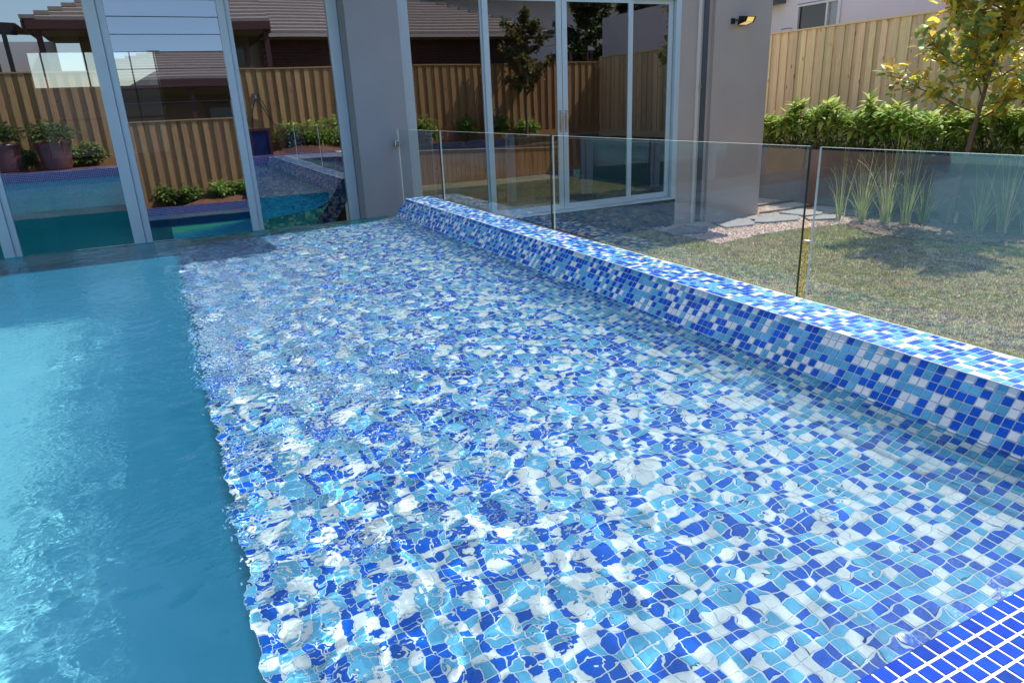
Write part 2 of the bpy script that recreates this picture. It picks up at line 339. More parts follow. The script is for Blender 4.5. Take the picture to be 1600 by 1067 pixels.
# ------------------------------------------------------------------ pool shell
mb = MB(); zf = -1.75
mb.poly([(-5.5, PY0, zf), (.05, PY0, zf), (.05, PY1, zf), (-5.5, PY1, zf)])
mb.poly([(-5.5, PY0, zf), (-5.5, PY1, zf), (-5.5, PY1, 0), (-5.5, PY0, 0)])
mb.poly([(-5.5, PY0, zf), (-5.5, PY0, -.45), (.02, PY0, -.45), (.02, PY0, zf)])
mb.poly([(.03, PY0, zf), (.03, PY1, zf), (.03, PY1, -.99), (.03, PY0, -.99)])
mb.box(-5.6, .02, PY1, PY1 + .12, zf - .1, -1.1)
pool_shell = mb.build('pool_shell', M['plaster'], kind='structure')
mb = MB(); mb.box(-5.6, .02, PY1 - .015, PY1 + .015, -1.1, WZ + .006); mb.box(.02, 2.27, PY1 - .012, PY1 + .0, -.62, WZ + .006)
mb.build('pool_end_glass', M['pool_glass'], kind='structure')

PITCH = .036; HT = .0158; RISE = .0010
def tile_arrays(cx, eu, ev, nn, col, ht=HT, rise=RISE, bev=.0006):
    """cx centres (n,3), eu ev nn unit axes (n,3) -> verts, quads, material index"""
    n = len(cx); sg = np.array([(-1, -1), (1, -1), (1, 1), (-1, 1)])
    lo = cx[:, None, :] + sg[None, :, :1] * ht * eu[:, None, :] + sg[None, :, 1:] * ht * ev[:, None, :]
    hi = cx[:, None, :] + sg[None, :, :1] * (ht - bev) * eu[:, None, :] + sg[None, :, 1:] * (ht - bev) * ev[:, None, :] + nn[:, None, :] * rise
    v = np.concatenate([lo, hi], 1).reshape(-1, 3)
    q = np.array([(4, 5, 6, 7), (0, 1, 5, 4), (1, 2, 6, 5), (2, 3, 7, 6), (3, 0, 4, 7)])
    f = (np.arange(n)[:, None, None] * 8 + q[None]).reshape(-1)
    return v, f, np.repeat(col, 5)
def tile_piece(name, m, ht=HT, rise=RISE, bev=.0006):
    v, f, _ = tile_arrays(np.zeros((1, 3)), np.array([[1., 0, 0]]), np.array([[0, 1., 0]]), np.array([[0, 0, 1.]]), np.array([0]), ht, rise, bev)
    return np_mesh(name, v, f, 4, [m])
TILE = [tile_piece('mosaic_tile_blue', M['t_blue']), tile_piece('mosaic_tile_aqua', M['t_aqua']), tile_piece('mosaic_tile_white', M['t_white'])]
TM = [M['t_blue'], M['t_aqua'], M['t_white']]
fw = np.array([.4112681702, .8511758115, -.3261260955]); rt = np.array([0.8931786534, -0.4477204046, -0.0421702784]); up = np.array([0.1819076283, 0.2739455736, 0.9443852167])
def lay_tiles(parent, C, EU, EV, NN, col, restname, n_single=300):
    d = C - np.array([0, 0, 1.]); z = d @ fw; x = d @ rt / z * 1079; y = d @ up / z * 1079
    vis = (z > .1) & (np.abs(x) < 820) & (np.abs(y) < 550)
    score = np.where(vis, np.linalg.norm(d, axis=1), 1e6); order = np.argsort(score); single = order[:n_single]; rest = order[n_single:]
    for i in single:
        a, b_, c = EU[i], EV[i], NN[i]
        mw = Matrix(((a[0], b_[0], c[0], 0), (a[1], b_[1], c[1], 0), (a[2], b_[2], c[2], 0), (0, 0, 0, 1)))
        ob = place('tile', TILE[col[i]], parent, C[i], mw); ob.cycles.is_caustics_receiver = True
    v, f, mi = tile_arrays(C[rest], EU[rest], EV[rest], NN[rest], col[rest])
    ob = bpy.data.objects.new(restname, np_mesh(restname, v, f, 4, TM, mi)); link(ob, parent); ob['kind'] = 'stuff'; ob.cycles.is_caustics_receiver = True
    return ob
def strip(profile, y0, y1, jitter=.0):
    """tiles along a profile in x,z (list of points), rows at PITCH, running in y"""
    P = [np.array(p) for p in profile]; seg = [np.linalg.norm(P[i + 1] - P[i]) for i in range(len(P) - 1)]; L_ = sum(seg)
    n = int(L_ / PITCH); m = int((y1 - y0) / PITCH); out = []
    for i in range(n):
        s_ = (i + .5) * PITCH; k = 0
        while k < len(seg) - 1 and s_ > seg[k]: s_ -= seg[k]; k += 1
        t = (P[k + 1] - P[k]) / seg[k]; p = P[k] + t * s_
        out.append((p, t))
    C = np.zeros((n * m, 3)); EU = np.zeros_like(C); EV = np.zeros_like(C); NN = np.zeros_like(C)
    ys = y0 + (np.arange(m) + .5) * PITCH
    for i, (p, t) in enumerate(out):
        sl = slice(i * m, (i + 1) * m)
        C[sl] = np.stack([np.full(m, p[0]), ys, np.full(m, p[1])], 1); EU[sl] = (t[0], 0, t[1]); EV[sl] = (0, 1, 0)
        nv = np.cross((t[0], 0, t[1]), (0, 1, 0)); nv = nv if nv[2] > 0 else -nv; NN[sl] = nv
    NN += rng.normal(0, .012, NN.shape); NN /= np.linalg.norm(NN, axis=1)[:, None]
    bad = np.einsum('ij,ij->i', np.cross(EU, EV), NN) < 0; EV[bad] *= -1
    # re-orthogonalise so each tile sits very slightly tilted
    EU -= NN * np.einsum('ij,ij->i', EU, NN)[:, None]; EU /= np.linalg.norm(EU, axis=1)[:, None]; EV = np.cross(NN, EU)
    return C, EU, EV, NN
def mix_cols(n, w=(.37, .36, .27)): return rng.choice(3, n, p=w)

PROF_TOP = [(2.7915, 0.), (2.5030, 0.)]
PROF_FACE = [(2.503, -.002), (2.300, -.268)]
def _bez(t): a_, b_, c_ = (2.300, -.268), (2.185, -.419), (1.80, -.452); return tuple((1 - t) ** 2 * a_[i] + 2 * t * (1 - t) * b_[i] + t * t * c_[i] for i in (0, 1))
PROF_FLOOR = [_bez(i / 24) for i in range(25)]
_l = sum(math.dist(PROF_FLOOR[i], PROF_FLOOR[i + 1]) for i in range(24)); _d = ((.02 - 1.80), (-.60 + .452)); _n = math.hypot(*_d); _k = (round((_l + _n) / PITCH) * PITCH + .0008 - _l) / _n
PROF_FLOOR.append((1.80 + _d[0] * _k, -.452 + _d[1] * _k)); SX, SZ = PROF_FLOOR[-1]
spa = thing('spa_wall', 'long low wall of blue and white mosaic tiles between the shallow shelf and the glass fence', 'wall', (2.65, 4.2, G))
mb = MB()
mb.box(2.5, 2.8, PY0 - .01, PY1, G - .3, -.0004)
mb.poly([(2.5035, PY0, -.0028), (2.3005, PY0, -.2688), (2.3005, PY1, -.2688), (2.5035, PY1, -.0028)])
ob = mb.build('wall_core', M['grout'], spa); ob.cycles.is_caustics_receiver = True
A = strip(PROF_TOP, PY0, PY1); Bq = strip(PROF_FACE, PY0, PY1)
C, EU, EV, NN = [np.concatenate(z) for z in zip(A, Bq)]
col = mix_cols(len(C), (.41, .36, .23)); lay_tiles(spa, C, EU, EV, NN, col, 'mosaic_tiles')
# sloping hull end seen only in the window reflection
mb = MB()
mb.poly([(2.8, PY1 + .002, 0), (2.503, PY1 + .002, 0), (1.70, PY1 + .002, -1.05), (2.0, PY1 + .002, -1.05)])
mb.build('tiled_end', M['mosaic'], spa)
mb = MB(); mb.poly([(2.27, PY1 + .001, -.318), (2.13, PY1 + .001, -.405), (1.8, PY1 + .001, -.455), (.02, PY1 + .001, -.60), (.02, PY1 + .001, -1.05), (1.70, PY1 + .001, -1.05)]); mb.build('shelf_end', M['mosaic_lit'], spa)  # aqua colours paint the lit pool floor glowing through the end glass
shelf = MB()
PF = [(p[0], p[1] - .0006) for p in PROF_FLOOR]
for i in range(len(PF) - 1):
    (xa, za), (xb, zb) = PF[i], PF[i + 1]; shelf.poly([(xa, PY0, za), (xb, PY0, zb), (xb, PY1 - .02, zb), (xa, PY1 - .02, za)])
shelf.poly([(SX, PY0, SZ - .001), (SX, PY0, -1.0), (SX, PY1, -1.0), (SX, PY1, SZ - .001)], 1)
shelf_o = shelf.build('pool_shelf', [M['grout'], M['mosaic']], kind='structure'); shelf_o.cycles.is_caustics_receiver = True
C, EU, EV, NN = strip(PROF_FLOOR, PY0, PY1 - .02); col = mix_cols(len(C), (.35, .38, .27)); lay_tiles(shelf_o, C, EU, EV, NN, col, 'mosaic_tiles')
pool_shell.cycles.is_caustics_receiver = True
# tiled waterline band of the near end (cobalt) and mosaic ledge under the end glass
mb = MB(); mb.poly([(-5.5, PY0 - .004, -.46), (2.5, PY0 - .004, -.46), (2.5, PY0 - .004, 0), (-5.5, PY0 - .004, 0)])
coping = thing('pool_coping', None, None, (1.3, .2, 0)); coping['kind'] = 'structure'
mb.box(-5.6, 4.4, -.11, PY0 - .006, -.10, -.0004)
mb.build('coping_base', M['grout_w'], coping)
CT = .0152; ctile = tile_piece('cobalt_tile', M['c_blue'], CT, .0012, .0006)
n_x = int(8.0 / PITCH); n_y = 20; cand = []
for j in range(n_y):
    for i in range(-150, 116): cand.append((i * PITCH + .0175 + .012, PY0 - .002 - (j + .5) * PITCH, 0.))
cand = np.array(cand); d = cand - np.array([0, 0, 1.]); z = d @ fw; x = d @ rt / z * 1079; y = d @ up / z * 1079
vis = (z > .05) & (np.abs(x) < 830) & (np.abs(y) < 560); order = np.argsort(np.where(vis, np.linalg.norm(d, axis=1), 1e6)); ns = min(300, int(vis.sum()) + 40)
for i in order[:ns]:
    mw = Matrix.Rotation(random.uniform(-.012, .012), 4, 'Z') @ Matrix.Rotation(random.uniform(-.01, .01), 4, 'X')
    place('tile', ctile, coping, cand[i], mw)
r_ = cand[order[ns:]]; n = len(r_); X1 = np.tile([1., 0, 0], (n, 1)); Y1 = np.tile([0, 1., 0], (n, 1)); Z1 = np.tile([0, 0, 1.], (n, 1))
v, f, mi = tile_arrays(r_, X1, Y1, Z1, np.zeros(n, int), CT)
fc = np.array([(i * PITCH + .0295, PY0 - .004, -.018 - j * PITCH) for j in range(12) for i in range(-150, 68)]); n = len(fc)
v2, f2, mi2 = tile_arrays(fc, np.tile([-1., 0, 0], (n, 1)), np.tile([0, 0, 1.], (n, 1)), np.tile([0, 1., 0], (n, 1)), np.zeros(n, int), CT)
ob = bpy.data.objects.new('cobalt_tiles', np_mesh('cobalt_tiles', np.concatenate([v, v2]), np.concatenate([f, f2 + len(v)]), 4, [M['c_blue']])); link(ob, coping); ob['kind'] = 'stuff'; ob.cycles.is_caustics_receiver = True
ob.location = -Vector((1.3, .2, 0)) * S
for o_ in (spa, shelf_o):
    for ch in o_.children:
        if ch.name.startswith('mosaic_tiles'): ch.location = -(ORIG.get(o_.name, Vector((0, 0, 0)))) * S

# ------------------------------------------------------------------ water
def wave_height(X, Y):
    H = np.zeros_like(X); r2 = np.random.default_rng(21)
    # livelier toward the far end, calmer by the wall and the coping; long waves only (the fine ripple is bump)
    calm = np.clip((2.6 - X) / 2.0, 0, 1) ** .8 * np.clip((Y - PY0) / .55, .15, 1); calm = np.clip(calm, .05, 1)
    dp = np.clip((X + .30) / .4, 0, 1) * .985 + .015
    for lam_lo, lam_hi, n, amp in ((.30, .70, 14, .0020), (.14, .30, 26, .0019), (.075, .14, 34, .0009)):
        h = np.zeros_like(X)
        for k in range(n):
            lam = r2.uniform(lam_lo, lam_hi); th = r2.uniform(0, 2 * math.pi); ph = r2.uniform(0, 2 * math.pi)
            kx, ky = math.cos(th) * 2 * math.pi / lam, math.sin(th) * 2 * math.pi / lam
            wx = X + .05 * np.sin(Y * 3.1 + k); wy = Y + .05 * np.sin(X * 2.7 + k * 2)
            h += np.sin(kx * wx + ky * wy + ph)
        H += h * amp / math.sqrt(n) * math.sqrt(2) * calm * dp
    return H
xs = np.concatenate([np.linspace(-5.5, -1.6, 60, endpoint=False), np.linspace(-1.6, 2.425, 240)]); ys = np.linspace(PY0 - .002, PY1 - .016, 420)
XX, YY = np.meshgrid(xs, ys, indexing='xy'); ZZ = WZ + wave_height(XX, YY)
v = np.stack([XX.ravel(), YY.ravel(), ZZ.ravel()], 1); nx, ny = len(xs), len(ys)
ii = (np.arange(ny - 1)[:, None] * nx + np.arange(nx - 1)[None]).ravel(); f = np.stack([ii, ii + 1, ii + 1 + nx, ii + nx], 1).ravel()
ob = bpy.data.objects.new('pool_water', np_mesh('pool_water', v, f, 4, [M['water']], smooth=True)); link(ob); ob['kind'] = 'structure'; ob.cycles.is_caustics_caster = True

#@@PART2
# ------------------------------------------------------------------ house
GY = 9.4
house = thing('house', 'rendered grey house with tall window wall and sliding doors facing the pool', 'house', (2.7, 9.4, G))
mb = MB()
mb.box(2.33, 3.0, 9.05, 9.62, G, 3.0, 0)                      # column between window wall and doors
mb.build('column', M['render_grey'], house)
mb = MB()
mb.box(8.33, 9.545, 9.3, 15, G, 3.0, 0)
mb.box(7.70, 8.327, 9.36, 9.6, G, 3.0, 0)
mb.build('front_wall', M['render'], house)
mb = MB(); mb.box(8.03, 8.09, 9.335, 9.359, G, 3.0); mb.build('trim', M['white_trim'], house)
mb = MB(); mb.box(8.15, 8.25, 9.345, 9.359, G, 3.0); mb.build('trim', M['dark_trim'], house)
mb = MB(); mb.box(8.085, 8.115, 9.30, 9.334, 1.09, 1.14); mb.build('door_switch', M['steel'], house)
mb = MB(); mb.box(3.0, 7.70, 9.37, 9.6, G, SILL - .012); mb.box(-9, 2.33, 9.47, 9.6, G, SILL - .012); mb.build('plinth', M['plinth'], house)
mb = MB(); mb.box(-9, 10.35, 9.28, 15, 3.0, 3.25); mb.box(-9, 7.69, 9.62, 15, 2.62, 2.998); mb.box(-9, 3.05, 7.74, 9.278, 3.0, 3.25); mb.box(3.052, 10.35, 9.06, 9.278, 3.0, 3.25); mb.box(-9, 7.69, 9.5, 9.618, 2.61, 2.998)
roof = mb.build('roof', M['render'], house)
mb = MB(); mb.box(-9, 7.8, 14, 14.2, SILL, .45); mb.box(-9, -1.58, 14, 14.2, .45, 2.62); mb.box(.29, 7.8, 14, 14.2, .45, 3.0); mb.box(-1.58, .29, 14, 14.2, 2.08, 2.62)
mb.box(3.1, 3.25, 9.7, 14, G, 2.62); mb.box(-9, -8.8, 9.4, 14, G, 2.62); mb.box(7.71, 7.8, 9.62, 14, G, 2.62)
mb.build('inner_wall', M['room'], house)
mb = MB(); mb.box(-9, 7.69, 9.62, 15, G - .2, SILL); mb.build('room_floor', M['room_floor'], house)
mb = MB()
for x in (-1.56, -1.37, -.76, -.1, .27): mb.box(x - .012, x + .012, 14.05, 14.09, .45, 2.08)
mb.box(-1.55, .26, 14.055, 14.085, 1.02, 1.05); mb.build('back_window_frame', M['black'], house)
# tall windows: frame bars are window > frame, pane / louvre_blade
def stile(mb, x0, x1, z0=G, z1=2.6, y=GY):
    w = x1 - x0
    mb.box(x0, x0 + w * .62, y - .05, y + .07, z0, z1, 0, .006); mb.box(x0 + w * .62 + .002, x1, y - .028, y + .07, z0, z1, 0, .004)
wx = [(-5.3, -5.1), (-4.1, -3.92), (-2.92, -2.74), (-1.72, -1.55), (-.42, -.22), (.93, 1.07), (2.19, 2.40)]
for i in range(6):
    a, b_ = wx[i], wx[i + 1]
    w = thing('window', None, None, (a[1], GY, G)); w.parent = house; w.location = (Vector((a[1], GY, G)) - ORIG['house']) * S; ORIG[w.name] = Vector((a[1], GY, G)) - ORIG['house']
    mb = MB(); stile(mb, *a)
    if i == 5: stile(mb, *b_)
    mb.box(a[1], b_[0], GY - .02, GY + .06, 2.45, 2.6); mb.box(a[1], b_[0], GY - .02, GY + .06, G, G + .07)
    mb.build('frame', M['alu'], w)
    if i == 4:      # louvre window: 17 slightly opened glass blades, bottom edge toward the pool
        h = .182; t = math.radians(3.15)
        for k in range(7):
            zc = 2.45 - (k + .5) * .182; dz = math.cos(t) * h * .52; dy = math.sin(t) * h * .52
            mb = MB(); mb.poly([(a[1], GY - dy, zc - dz), (b_[0], GY - dy, zc - dz), (b_[0], GY + dy, zc + dz), (a[1], GY + dy, zc + dz)]); mb.build('louvre_blade', M['win'], w)
            mb = MB(); mb.box(a[1], b_[0], GY - dy - .006, GY - dy - .001, zc - dz - .002, zc - dz + .002); mb.build('blade_edge', M['dark_trim'], w)
        z1_ = 2.45 - 7 * .182 - .006; dz = (z1_ - G - .07) / 2; zc = (z1_ + G + .07) / 2; dy = math.sin(t) * dz
        mb = MB(); mb.poly([(a[1], GY - dy, zc - dz), (b_[0], GY - dy, zc - dz), (b_[0], GY + dy, zc + dz), (a[1], GY + dy, zc + dz)]); mb.build('pane', M['win'], w)
    else:
        mb = MB(); mb.poly([(a[1], GY, G + .07), (b_[0], GY, G + .07), (b_[0], GY, 2.45), (a[1], GY, 2.45)]); mb.build('pane', M['win'], w)
# sliding doors
dx = [(3.0, 3.2), (4.24, 4.42), (5.44, 5.65), (6.66, 6.80), (7.60, 7.698)]
mb = MB(); mb.box(3.0, 7.698, GY - .06, GY + .12, 2.40, 2.6); mb.box(3.0, 7.698, GY - .06, GY + .12 , SILL, SILL + .035); mb.box(3.0, 3.16, GY - .055, GY + .1, SILL + .035, 2.40, 0, .006); mb.box(7.60, 7.698, GY - .055, GY + .1, SILL + .035, 2.40, 0, .006)
mb.build('door_frame', M['alu'], house)
for i in range(4):
    x0 = dx[i][0] + (.165 if i == 0 else .0); x1 = dx[i + 1][1] if i == 2 else dx[i + 1][0] + .05
    if i == 3: x0 = 6.74; x1 = 7.59
    if i == 1: x0 = 4.30; x1 = 5.54
    if i == 0: x0 = 3.17; x1 = 4.36
    if i == 2: x0 = 5.55; x1 = 6.80
    yd = GY + (.03 if i in (0, 3) else -.01)
    P = Vector((x0, yd, SILL)); dobj = thing('sliding_door', None, None, tuple(P)); dobj.parent = house; dobj.location = (P - ORIG['house']) * S; ORIG[dobj.name] = P - ORIG['house']
    mb = MB(); s_ = .085
    mb.box(x0, x0 + s_, yd - .018, yd + .018, SILL + .04, 2.395, 0, .004); mb.box(x1 - s_, x1, yd - .018, yd + .018, SILL + .04, 2.395, 0, .004)
    mb.box(x0 + s_, x1 - s_, yd - .016, yd + .016, 2.33, 2.395); mb.box(x0 + s_, x1 - s_, yd - .016, yd + .016, SILL + .04, SILL + .13); mb.build('frame', M['alu'], dobj)
    mb = MB(); mb.poly([(x0 + s_, yd, SILL + .13), (x1 - s_, yd, SILL + .13), (x1 - s_, yd, 2.33), (x0 + s_, yd, 2.33)]); mb.build('pane', M['doorglass'], dobj)
    if i in (1, 2):
        mb = MB(); xh = x1 - s_ / 2 if i == 1 else x0 + s_ / 2
        mb.tube([(xh, yd - .02, .82), (xh, yd - .055, .82), (xh, yd - .06, .76), (xh, yd - .06, .64), (xh, yd - .055, .58), (xh, yd - .02, .58)], .009, 8)
        mb.box(xh - .018, xh + .018, yd - .024, yd - .0185, .55, .86); mb.build('handle', M['steel'], dobj)
# floodlight on the side wall
fl = thing('floodlight', 'small black floodlight with yellowish lens fixed high on the taupe front wall', 'lamp', (8.75, 9.3, 2.1))
mb = MB(); mb.box(8.66, 8.73, 9.275, 9.299, 2.05, 2.13); mb.tube([(8.695, 9.28, 2.09), (8.72, 9.2, 2.10), (8.80, 9.18, 2.10)], .012, 6); mb.build('bracket', M['black'], fl)
mb = MB(); x0, x1 = 8.77, 8.97
mb.poly([(x0, 9.24, 2.16), (x1, 9.24, 2.16), (x1, 9.07, 2.14), (x0, 9.07, 2.14)]); mb.poly([(x0, 9.24, 2.16), (x1, 9.24, 2.16), (x1 - .02, 9.26, 2.03), (x0 + .02, 9.26, 2.03)])
for x in (x0, x1): mb.poly([(x, 9.24, 2.16), (x, 9.07, 2.14), (x, 9.11, 2.06), (x, 9.26, 2.03)])
mb.build('housing', M['black'], fl)
mb = MB(); mb.poly([(x0 + .03, 9.072, 2.13), (x1 - .03, 9.072, 2.13), (x1 - .03, 9.108, 2.065), (x0 + .03, 9.108, 2.065)]); mb.poly([(x0 + .02, 9.112, 2.062), (x1 - .02, 9.112, 2.062), (x1 - .02, 9.255, 2.035), (x0 + .02, 9.255, 2.035)]); mb.build('lens', M['lamp'], fl)

mb = MB(); mb.box(-9, 6, 22, 22.3, G, 1.78); mb.box(-9.05, 6.05, 21.95, 22.35, 1.781, 1.85); tag(mb.build('backdrop_wall', M['dark_trim'], org=(0, 22, G)), 'dark wall added beyond the house to darken the view through its back window', 'wall')  # added wall, hides the bright ground behind the back window

# ------------------------------------------------------------------ glass pool fence
FX = 2.825
gf = thing('glass_fence', 'frameless clear glass pool fence standing on the lawn behind the mosaic wall', 'fence', (FX, 4.5, G))
for (y0, y1, zt) in ((-.1, 2.385, .740), (2.445, 4.94, .742), (4.985, 7.42, .742), (7.47, 8.94, .742)):
    mb = MB(); t = .0075; ob = None
    mb.poly([(FX - t, y0, G + .02), (FX - t, y1, G + .02), (FX - t, y1, zt), (FX - t, y0, zt)], 0)
    mb.poly([(FX + t, y0, zt - .0), (FX + t, y0, zt), (FX - t, y0, zt)], 1) if False else None
    mb.poly([(FX - t, y0, zt), (FX - t, y1, zt), (FX + t, y1, zt), (FX + t, y0, zt)], 3)
    mb.poly([(FX - t, y0, G + .02), (FX - t, y0, zt), (FX + t, y0, zt), (FX + t, y0, G + .02)], 1)
    mb.poly([(FX - t, y1, G + .02), (FX - t, y1, zt), (FX + t, y1, zt), (FX + t, y1, G + .02)], 2)
    mb.build('glass_panel', [M['fence_glass'], M['glass_edge'], M['glass_edge_l'], M['glass_top']], gf)
for y in (.4, 1.9, 2.9, 4.4, 5.4, 7.0, 7.9, 8.5):
    mb = MB(); mb.box(FX - .03, FX + .03, y - .035, y + .035, G, G + .13, 0, .008); mb.build('spigot', M['steel'], gf)
mb = MB(); mb.box(FX - .02, FX - .010, 8.86, 8.96, .535, .595); mb.box(FX - .03, FX + .03, 8.985, 9.048, .53, .60, 0, .004); mb.box(FX - .018, FX + .018, 8.95, 8.984, .545, .585); mb.build('wall_bracket', M['steel'], gf)
mb = MB(); mb.box(2.797, 2.806, 4.3, 7.85, -.05, .004); mb.build('dark_strip', M['dark_trim'], gf)  # thin dark strip along the outer edge of the wall top

# ------------------------------------------------------------------ timber fences
def paling_mesh(w, h, t, m):
    mb = MB(); c = .002
    mb.box(-w / 2, w / 2, -t / 2, t / 2, 0, h, 0, c); return mb.mesh('paling', m)
def make_fence(name, label, p0, p1, z0, z1, m, railm, posts=(), zfun=None, front=1, pitch=.245, gap=.026):
    """palings in two lapped layers from p0 to p1 (x,y); front = +1 puts the outer layer on the left of the run"""
    a, b_ = Vector((*p0, 0)), Vector((*p1, 0)); d = (b_ - a); L_ = d.length; d.normalize(); nrm = Vector((-d.y, d.x, 0)) * front
    f = thing(name, label, 'fence', ((p0[0] + p1[0]) / 2, (p0[1] + p1[1]) / 2, z0)); ang = math.atan2(d.y, d.x); R = Matrix.Rotation(ang, 4, 'Z')
    back = [paling_mesh(.175, z1 - z0 - .02, .018, m) for _ in range(1)][0]; fr = paling_mesh(.128, z1 - z0 - .02, .020, m)
    n = int(L_ / pitch)
    for i in range(n + 1):
        c = a + d * (i * pitch + .06); place('paling', back, f, (c.x, c.y, z0), R @ Matrix.Rotation(random.uniform(-.004, .004), 4, 'Y'))
        c = a + d * (i * pitch + .06 + pitch / 2) + nrm * gap; place('paling', fr, f, (c.x, c.y, z0 + random.uniform(-.004, 0)), R @ Matrix.Rotation(random.uniform(-.006, .006), 4, 'Y') @ Matrix.Rotation(random.uniform(-.02, .02), 4, 'Z'))
    e = b_ - a
    def bar(nm, off0, off1, za, zb):
        mb = MB(); q = [a + nrm * off0, b_ + nrm * off0, b_ + nrm * off1, a + nrm * off1]
        lo = [(p.x, p.y, za) for p in q]; hi = [(p.x, p.y, zb) for p in q]
        mb.poly(lo[::-1]); mb.poly(hi)
        for k in range(4): mb.poly([lo[k], lo[(k + 1) % 4], hi[(k + 1) % 4], hi[k]])
        mb.build(nm, railm, f)
    bar('cap_rail', -.07, .055 + gap - .026, z1 - .018, z1 + .016); bar('rail', -.10, -.02, z0 + .3, z0 + .38); bar('rail', -.10, -.02, z1 - .4, z1 - .32)
    bar('kickboard', gap + .015, gap + .032, z0 - .02, z0 + .16)
    for s_ in posts:
        c = a + d * s_ + nrm * -.16; mb = MB(); mb.box(-.06, .06, -.06, .06, z0 - .4, z1 - .03); me = mb.mesh('post', railm); place('post', me, f, (c.x, c.y, 0), R)
    return f
make_fence('timber_fence', 'pale new pine paling fence in front of the pale rendered house', (13.2, 14.5), (13.2, -1.15), -.12, 2.243, M['pine'], M['pine'], posts=(1, 4, 7, 10, 13), front=-1)
rf = make_fence('timber_fence', 'weathered lapped paling fence reflected in the windows, behind potted shrubs', (-7.5, -1.2), (13.15, -1.2), 0., 2.11, M['pine_old'], M['pine_old'], posts=(1, 4, 7, 10, 13, 16), front=1, gap=.048)

# planter wall, raised bed, rear bed
mb = MB(); mb.box(11.15, 11.29, 4.4, 12.6, G, -.085, 0, .006); mb.box(11.15, 11.29, -.0, 4.397, G, -.085, 0, .006)
tag(mb.build('retaining_wall', M['brown_render'], org=(11.2, 6.5, G)), 'low rendered retaining wall holding up the leafy shrub bed', 'wall')
mb = MB(); mb.box(11.29, 13.15, -.1, 14.5, G - .1, -.13); mb.build('garden_bed', M['soil'], kind='structure')
mb = MB(); mb.box(4.43, 13.1, -1.15, -.13, G - .1, -.22); mb.box(-7.5, 4.43, -1.15, -.62, -.3, -.02)
mb.build('rear_bed', M['soil'], kind='structure')
tr = thing('timber_retaining_wall', 'low timber board retaining wall below the rear shrubs, seen in the door reflection', 'wall', (6.6, -.12, G))
for i in range(46):
    x = 4.45 + i * .145; mb = MB(); mb.box(x, x + .138, -.125, -.095, G, -.035 - .045 * (x - 4.45), 0, .003); mb.build('board', M['pine_old'], tr)
mb = MB(); mb.poly([(4.45, -.07, -.03), (11.1, -.07, -.33), (11.1, -.14, -.33), (4.45, -.14, -.03)]); mb.poly([(4.45, -.07, -.03), (11.1, -.07, -.33), (11.1, -.07, -.36), (4.45, -.07, -.06)]); mb.build('cap', M['pine'], tr)
# deck strip behind the coping and a mound of mulch
dk = thing('deck', None, None, (0, -.35, -.02)); dk['kind'] = 'structure'
for j in range(4):
    for i in range(6):
        x0 = -7.3 + i * 1.95; mb = MB(); y0 = -.61 + j * .124; mb.box(x0, x0 + 1.94, y0, y0 + .118, -.05, .002 + .001 * (i % 2), 0, .004); mb.build('deck_board', M['deck'], dk)
mb = MB()
for (cx, w, h) in ((1.6, .9, .16), (.9, .5, .12), (3.6, 1.0, .17)):
    n = 16
    for i in range(n):
        for j in range(6):
            def P_(u, v_):
                x = cx + (u - .5) * 2 * w; y = -.95 + v_ * .72; return (x, y, .004 + h * math.sin(math.pi * min(max(u, 0), 1)) * math.sin(math.pi * v_) + .01 * math.sin(x * 31 + y * 17))
            mb.poly([P_(i / n, j / 6), P_((i + 1) / n, j / 6), P_((i + 1) / n, (j + 1) / 6), P_(i / n, (j + 1) / 6)])
mb.build('mulch_mound', M['deck'], smooth=True, kind='structure')

# ------------------------------------------------------------------ leaves
def leaf_mesh(name, m, L_=1., W=.22, curl=.25, fold=.12, seg=5):
    mb = MB(); pts = []
    for i in range(seg + 1):
        t = i / seg; w = W * math.sin(math.pi * min(1, t ** .8 * .97 + .03)) ** .8; x = t * L_; z = -curl * t * t * L_
        pts.append(((x, -w, z + fold * w), (x, 0, z), (x, w, z + fold * w)))
    for i in range(seg):
        a, b_ = pts[i], pts[i + 1]; mb.poly([a[0], b_[0], b_[1], a[1]]); mb.poly([a[1], b_[1], b_[2], a[2]])
    me = mb.mesh(name, m, smooth=True); return me
def leaf_np(m_list, L_, W, curl, fold=.5):
    """3-quad leaf template for joined foliage"""
    T = []
    for t, w in ((0, .12), (.35, 1), (.7, .85), (1, .03)): T += [(t * L_, -w * W, -curl * t * t * L_ + fold * w * W), (t * L_, w * W, -curl * t * t * L_ + fold * w * W)]
    return np.array(T)
LQ = np.array([(0, 2, 3, 1), (2, 4, 5, 3), (4, 6, 7, 5)])
def foliage(name, pos, dirs, T, mats, mi=None, scale=None):
    """joined leaves: template T at every pos pointing along dirs"""
    n = len(pos); d = dirs / np.linalg.norm(dirs, axis=1)[:, None]; ref = np.tile([0., 0, 1.], (n, 1)) + rng.normal(0, .25, (n, 3)); sx_ = np.cross(ref, d); sx_ /= np.linalg.norm(sx_, axis=1)[:, None]; up_ = np.cross(d, sx_)
    sc = np.ones(n) if scale is None else scale
    v = pos[:, None, :] + sc[:, None, None] * (T[None, :, :1] * d[:, None, :] + T[None, :, 1:2] * sx_[:, None, :] + T[None, :, 2:] * up_[:, None, :])
    f = (np.arange(n)[:, None, None] * 8 + LQ[None]).reshape(-1)
    return np_mesh(name, v.reshape(-1, 3), f, 4, mats, None if mi is None else np.repeat(mi, 3), smooth=True)
LEAF = [leaf_mesh('leaf_a', M['leaf'], .17, .030, .45), leaf_mesh('leaf_b', M['leaf2'], .16, .029, .60), leaf_mesh('leaf_c', M['leaf'], .14, .028, .25)]
